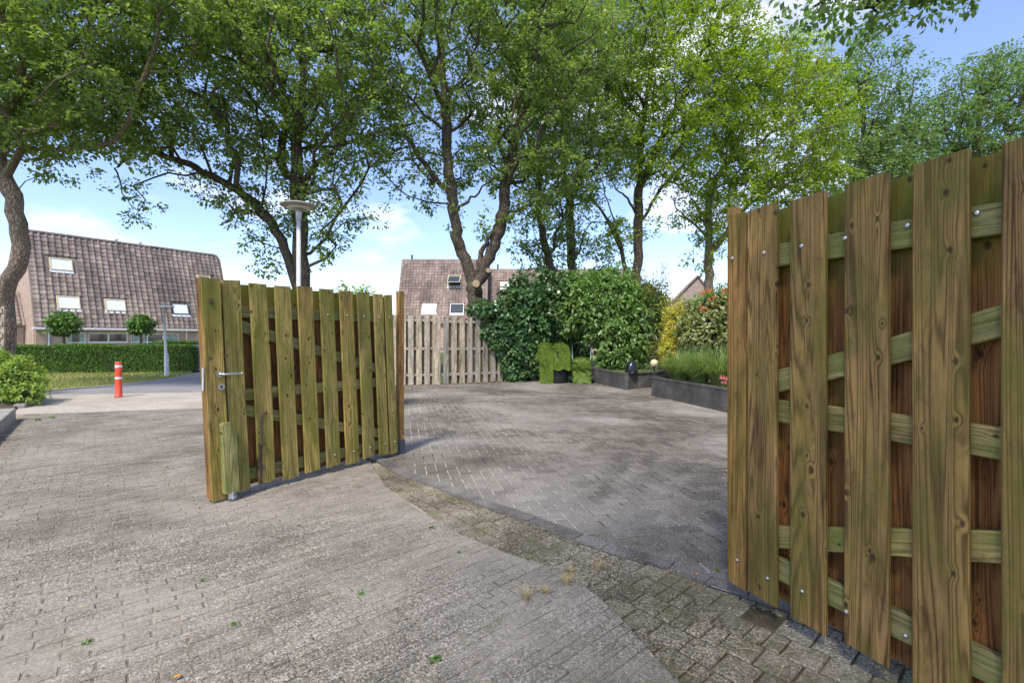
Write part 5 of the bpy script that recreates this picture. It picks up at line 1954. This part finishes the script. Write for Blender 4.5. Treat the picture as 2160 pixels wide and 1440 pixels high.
for (a, b, z0, z1) in win:
    fw = MB().box(a, b, .16, .21, z1 - .06, z1).box(a, b, .16, .21, z0, z0 + .06).box(a, a + .06, .16, .21, z0 + .06, z1 - .06).box(b - .06, b, .16, .21, z0 + .06, z1 - .06)
    nb = max(1, int(round((b - a) / .85)))
    for i in range(1, nb):
        x = a + (b - a) * i / nb
        fw.box(x - .035, x + .035, .161, .209, z0 + .06, z1 - .06)
    if z1 - z0 > .8:
        fw.box(a + .06, b - .06, .163, .207, 1.02, 1.08)
    wd = fw.build('window', M['white'], h1)
    MB().box(a + .02, b - .02, .19, .20, z0 + .02, z1 - .02).build('pane', M['glass'], wd)
    MB().box(a - .02, b + .02, .08, .20, z0 - .05, z0 - .004).build('sill', M['white'], wd)
    if z1 - z0 > .8:
        for (u0, u1) in ((.04, .3), (.68, .97)):
            cm = MB()
            xs_ = np.linspace(a + (b - a) * u0, a + (b - a) * u1, 18)
            cm.add([(x, .188 - .0012 * (i % 2), z) for z in (z0 + .08, z1 - .08) for i, x in enumerate(xs_)], [(i, i + 1, 18 + i + 1, 18 + i) for i in range(17)])
            cm.build('curtain', M['curtain'], wd)
MB().box(-.15, HL + .1, -.12, .0, ez - .10, ez + .02, .02).build('gutter', M['white'], h1)
MB().box(0, HL, .0, .13, ez - .06, ez - .02).build('soffit', M['white'], h1)
for x in (.55, 7.35):
    MB().tube([(x, .05, ez - .05), (x, .08, ez - .25), (x, .08, 0)], .04, 8).build('downpipe', M['white'], h1)
roof1 = thing('roof_frame', None, None)
bpy.data.objects.remove(roof1)
rm = MB()
rm.add([(0, -.02, ez), (HL, -.02, ez), (HL, RUN, ridge_z), (0, RUN, ridge_z), (0, D1 - RUN, ridge_z), (HL, D1 - RUN, ridge_z), (0, D1, ez), (HL, D1, ez)],
       [(0, 1, 2, 3), (3, 2, 5, 4), (4, 5, 7, 6)])
# front roof plane as a part whose tiles lie in its own frame
slope_l = Vector((0, RUN + .02, ridge_z - ez))
SL = slope_l.length
m_loc = Matrix((Vector((1, 0, 0)), slope_l.normalized(), Vector((1, 0, 0)).cross(slope_l.normalized()))).transposed()
rp = MB()
rp.box(-.05, HL + .05, -.05, SL, -.12, -.004)
roof_o = rp.build('roof', M['tile'], h1)
roof_o.location = (0, -.02, ez + .06)
roof_o.rotation_euler = m_loc.to_euler()
MB().add([(0, RUN, ridge_z), (HL, RUN, ridge_z), (HL, D1 - RUN, ridge_z - .02), (0, D1 - RUN, ridge_z - .02), (HL, D1, ez), (0, D1, ez)], [(0, 1, 2, 3), (3, 2, 4, 5)]).build('rear_roof', M['tile'], h1)
mw_ = Matrix((hx, hn, Vector((0, 0, 1)))).transposed() @ m_loc
Pw = Vector((E0.x, E0.y, 0)) + Matrix((hx, hn, Vector((0, 0, 1)))).transposed() @ Vector(roof_o.location)
holes = []
sky_px = [((101, 542, 155, 575), 'cream', 'sky_reflect', 0), ((116, 622, 171, 655), 'cream', 'sky_reflect', 0), ((218, 629, 267, 659), 'cream', 'sky_reflect', 0), ((359, 638, 400, 666), 'darkframe', 'sky_reflect', 0), ((412, 578, 446, 604), 'cream', 'glass', 1)]
for (a, b, c, d), fr, pn, ti in sky_px:
    x0, y1 = ray_to_plane(a, b, Pw, mw_)
    x1, y0 = ray_to_plane(c, d, Pw, mw_)
    xm, ym = (x0 + x1) / 2, (y0 + y1) / 2
    wd, hh = abs(x1 - x0) * .96, abs(y1 - y0) * .86
    holes.append((xm - wd / 2, xm + wd / 2, ym - hh / 2, ym + hh / 2))
    skylight(roof_o, *holes[-1], M[fr], M[pn], ti)
tiled_plane(roof_o, HL, SL, M['tile'], holes, 3, 290, .285, .30)
rt = MB()
for i in range(int(HL / .4)):
    rt.tube([(i * .4, SL + .01, .0), (i * .4 + .39, SL + .01, .012)], .10, 8)
rt.build('ridge_tiles', M['tile'], roof_o)['kind'] = 'stuff'
for x in (4.3, 5.6):
    MB().tube([(x, RUN + .5, ridge_z - .05), (x, RUN + .5, ridge_z + .35)], .06, 8).tube([(x, RUN + .5, ridge_z + .30), (x, RUN + .5, ridge_z + .38)], .10, 8).build('vent_pipe', M['galv'], h1)

# annex at its left: lower tiled roof over a dark front
ax = thing('annex', 'low tiled annex with a dark window left of the steep-roofed house', 'house', (E0.x + hn.x * 2.2 - hx.x * 3.2, E0.y + hn.y * 2.2 - hx.y * 3.2, 0), math.atan2(hx.y, hx.x))
MB().box(0, 3.1, 0, .2, -.05, 2.1).build('wall', M['brick'], ax)
wf = MB().box(.9, 2.6, -.02, .0, .9, .96).box(.9, 2.6, -.02, .0, 1.84, 1.9).box(.9, .96, -.02, .0, .96, 1.84).box(2.54, 2.6, -.02, .0, .96, 1.84).build('window', M['white'], ax)
MB().box(.96, 2.54, -.012, -.004, .96, 1.84).build('pane', M['glass'], wf)
sl2 = Vector((0, 1.6, 2.0))
rl = Matrix((Vector((1, 0, 0)), sl2.normalized(), Vector((1, 0, 0)).cross(sl2.normalized()))).transposed()
ar_ = MB().box(-.1, 3.15, -.05, sl2.length, -.1, -.004).build('roof', M['tile'], ax)
ar_.location = (0, -.15, 2.08)
ar_.rotation_euler = rl.to_euler()
tiled_plane(ar_, 3.15, sl2.length, M['tile'], [], 5, 0, .285, .30)

# houses across, behind the fence
def terrace(label, px0, px1, pyr, Yh, seed, lights, eave=2.6, run=2.6):
    A, B = pt(px0, pyr, Yh), pt(px1, pyr, Yh)
    W_, top = B.x - A.x, A.z
    t = thing('house', label, 'house', (A.x, Yh - run, 0), 0, 'houses with steep tiled roofs')
    MB().box(0, W_, .2, run * 2 + 2.0, -.05, eave).build('wall', M['brick'], t)
    s = Vector((0, run, top - eave))
    m = Matrix((Vector((1, 0, 0)), s.normalized(), Vector((1, 0, 0)).cross(s.normalized()))).transposed()
    ro_ = MB().box(0, W_, 0, s.length, -.15, -.004).build('roof', M['tile_far'], t)
    ro_.location = (0, 0, eave)
    ro_.rotation_euler = m.to_euler()
    MB().add([(0, run, top), (W_, run, top), (W_, run + 2, top - .02), (0, run + 2, top - .02), (W_, run * 2 + 2, eave), (0, run * 2 + 2, eave)], [(0, 1, 2, 3), (3, 2, 4, 5), (0, 3, 5)]).build('rear_roof', M['tile_far'], t)
    P = Vector((A.x, Yh - run, eave))
    hs = []
    for (a, b, c, d), fr, pn, ti in lights:
        x0, y1 = ray_to_plane(a, b, P, m)
        x1, y0 = ray_to_plane(c, d, P, m)
        hs.append((x0, x1, y0, y1))
        skylight(ro_, x0, x1, y0, y1, M[fr], M[pn], ti)
    tiled_plane(ro_, W_, s.length, M['tile_far'], hs, seed, 0, .30, .30)
    MB().tube([(.9, run + .3, top - .2), (.9, run + .3, top + .5)], .09, 8).build('vent_pipe', M['darkframe'], t)
    return t


terrace('tiled house with an open skylight behind the fence and fork-trunked oak', 848, 1030, 547, 46.0, 21,
        [((945, 581, 972, 605), 'cream', 'glass', 1), ((891, 641, 920, 660), 'white', 'sky_reflect', 0), ((950, 641, 978, 662), 'white', 'glass', 0)])
terrace('slightly lower tiled house right of the fork-trunked oak', 1031, 1330, 567, 47.5, 22, [((1055, 595, 1079, 616), 'cream', 'sky_reflect', 0), ((1140, 640, 1165, 660), 'cream', 'sky_reflect', 0)])

# brick gable between the shrubs and the trumpet vine
ap = pt(1472, 584, 42.0)
gh = thing('house', 'brick gable with a pointed roof seen above the trumpet vine', 'house', (ap.x, ap.y, 0), R(-14))
hw, ge = 3.0, 3.6
gb = [(-hw, 0, -.05), (hw * .62, 0, -.05), (hw * .62, 0, ap.z - 2.6), (0, 0, ap.z), (-hw, 0, ge)]
k = len(gb)
MB().add(gb + [(x, .25, z) for x, y, z in gb], [tuple(range(k)), tuple(range(k, 2 * k))[::-1]] + [((i + 1) % k, i, i + k, (i + 1) % k + k) for i in range(k)]).build('gable_wall', M['brick_far'], gh)
rr_ = MB()
for (x0, z0, x1, z1) in ((0, ap.z, -hw - .25, ge - .28), (0, ap.z, hw * .62 + .2, ap.z - 2.9)):
    rr_.add([(x0, -.15, z0 + .02), (x1, -.15, z1 + .02), (x1, 8, z1 + .02), (x0, 8, z0 + .02), (x0, -.15, z0 + .2), (x1, -.15, z1 + .2), (x1, 8, z1 + .2), (x0, 8, z0 + .2)],
            [(0, 1, 5, 4), (4, 5, 6, 7), (1, 2, 6, 5), (0, 3, 2, 1), (3, 7, 6, 2)])
rr_.build('roof', M['tile_far'], gh)
MB().box(-hw - 2.2, -hw + .6, 2.0, 6, ge + .2, ge + .55).build('dormer_roof', M['white'], gh)

# ------------------------------------------------------------------ weeds, straw and fallen leaves
rw = np.random.default_rng(3)
for (px, py, s, lb) in ((911, 1113, .05, 'small weed in the alley nearest the border course'), (761, 1252, .05, 'small weed in the alley below the left gate castor, towards the photo centre'),
                        (916, 1392, .06, 'largest weed in the alley, at the bottom edge of the photo'), (968, 1164, .03, 'tiny weed between the alley bricks left of the dry grass tufts'),
                        (428, 1225, .035, 'small weed in the alley below and left of the castor'), (490, 1317, .04, 'small weed near the bottom of the photo below the castor'),
                        (180, 1355, .045, 'small weed in the bottom left corner of the alley'), (80, 886, .10, 'spreading weed beside the end of the raised kerb'),
                        (112, 881, .09, 'spreading weed where the alley meets the pale paving'), (352, 985, .03, 'tiny weed in the alley left of the left gate leaf'),
                        (1515, 1203, .04, 'small weed beside the foot of the right gate leaf'), (630, 1108, .03, 'tiny weed just below the left gate leaf')):
    c = gp(px, py, 0.0)
    t = thing('weed', lb, 'weed', c, 0, 'weeds in the paving joints')
    m, s = 24, s * .62
    P = rw.normal(size=(m, 3)) * np.array((s, s * .8, 0)) * .25
    P[:, 2] = .001
    D = rw.normal(size=(m, 3)) * np.array((1, 1, .3)) + np.array((0, 0, .55))
    obj('leaves', leaf_mesh('leaves', P, D, rw.normal(size=(m, 3)) + np.array((0, 0, 1)), s * rw.uniform(.4, .9, m), .4), M['shrub'], t)
# dry grass tufts and straw
for (px, py, s, lb) in ((1110, 1262, .10, 'leftmost dry grass tuft at the edge of the alley bricks'), (1195, 1232, .10, 'upright dry grass tuft in the middle of the mossy pavers'), (1150, 1250, .06, 'smallest dry grass tuft right of the leftmost one'),
                        (1260, 1200, .10, 'dry grass tuft nearest the border course'), (1205, 1208, .07, 'low dry grass tuft behind the middle one')):
    grass_clump(lb, gp(px, py, -.004), s * .6, 46, s * .75, 90 + px, 'straw', 'dry_tuft', 'grass', 'dry grass tufts in the mossy pavers', .004)
mb = MB()
rs = random.Random(8)
spots = [(1280, 1190, 40), (1400, 1220, 60), (1560, 1330, 70), (1480, 1270, 60), (1350, 1290, 60), (1620, 1400, 60), (1150, 1230, 50), (1500, 1380, 60), (1080, 1090, 40), (780, 985, 45), (700, 1005, 40)]
for i in range(80):
    x, y, sdev = spots[i % len(spots)]
    p = gp(x + rs.gauss(0, sdev), y + rs.gauss(0, sdev * .4), .006)
    a = rs.uniform(0, 6.28)
    L = rs.uniform(.03, .11)
    b = rs.uniform(-.5, .5)
    pts = [p, p + Vector((math.cos(a) * L * .5, math.sin(a) * L * .5, .012)), p + Vector((math.cos(a) * L * .5 + math.cos(a + b) * L * .5, math.sin(a) * L * .5 + math.sin(a + b) * L * .5, .004))]
    mb.tube(pts, [.0012, .0012, .0006], 3, False)
tag(mb.build('straw', M['straw'], None), 'loose dry straw scattered over the mossy pavers', 'straw', kind='stuff')
for (px, py, s, l) in ((365, 1430, .032, 'fallen orange leaf at the bottom left of the alley'), (1469, 1212, .028, 'fallen orange leaf on the border course before the right gate')):
    c = gp(px, py, .016)
    o = obj('fallen_leaf', leaf_mesh('fallen_leaf', np.zeros((1, 3)), np.array([[.5, 1.0, .1]]), np.array([[0, 0, 1.0]]), s, .55, 6), M['deadleaf'])
    o.location = c
    tag(o, l, 'leaf')

rl_ = np.random.default_rng(15)
P = []
for i in range(900):
    if i < 420:
        u = rl_.random()
        q = ka.lerp(kb, .35 + .65 * u) + Vector((.06, .02, 0)) + Vector((abs(rl_.normal()) * .16, rl_.normal() * .08, 0))
    elif i < 640:
        q = gp(rl_.uniform(95, 300), 870 + rl_.normal() * 9)
    elif i < 800:
        j = rl_.integers(20, len(EA) - 25)
        q = Vector((EA[j][0] - ENRM[j][0] * abs(rl_.normal()) * .10, EA[j][1] - ENRM[j][1] * abs(rl_.normal()) * .10, 0))
    else:
        q = gp(rl_.uniform(0, 1500), rl_.uniform(960, 1440))
    P.append((q.x, q.y, .004))
P = np.array(P)
D = rl_.normal(size=P.shape) * np.array((1, 1, .15))
lt = obj('leaf_litter', leaf_mesh('leaf_litter', P, D, rl_.normal(size=P.shape) * .3 + np.array((0, 0, 1)), rl_.uniform(.006, .026, len(P)), .5), leaf_mat('leaf_litter', [(0.08, 0.05, 0.025), (0.20, 0.13, 0.06), (0.33, 0.24, 0.12), (0.42, 0.34, 0.20)], (1.1, 1.0, .7), .1))
tag(lt, 'brown leaf crumbs along the kerb and over the alley', 'leaf litter', kind='stuff')
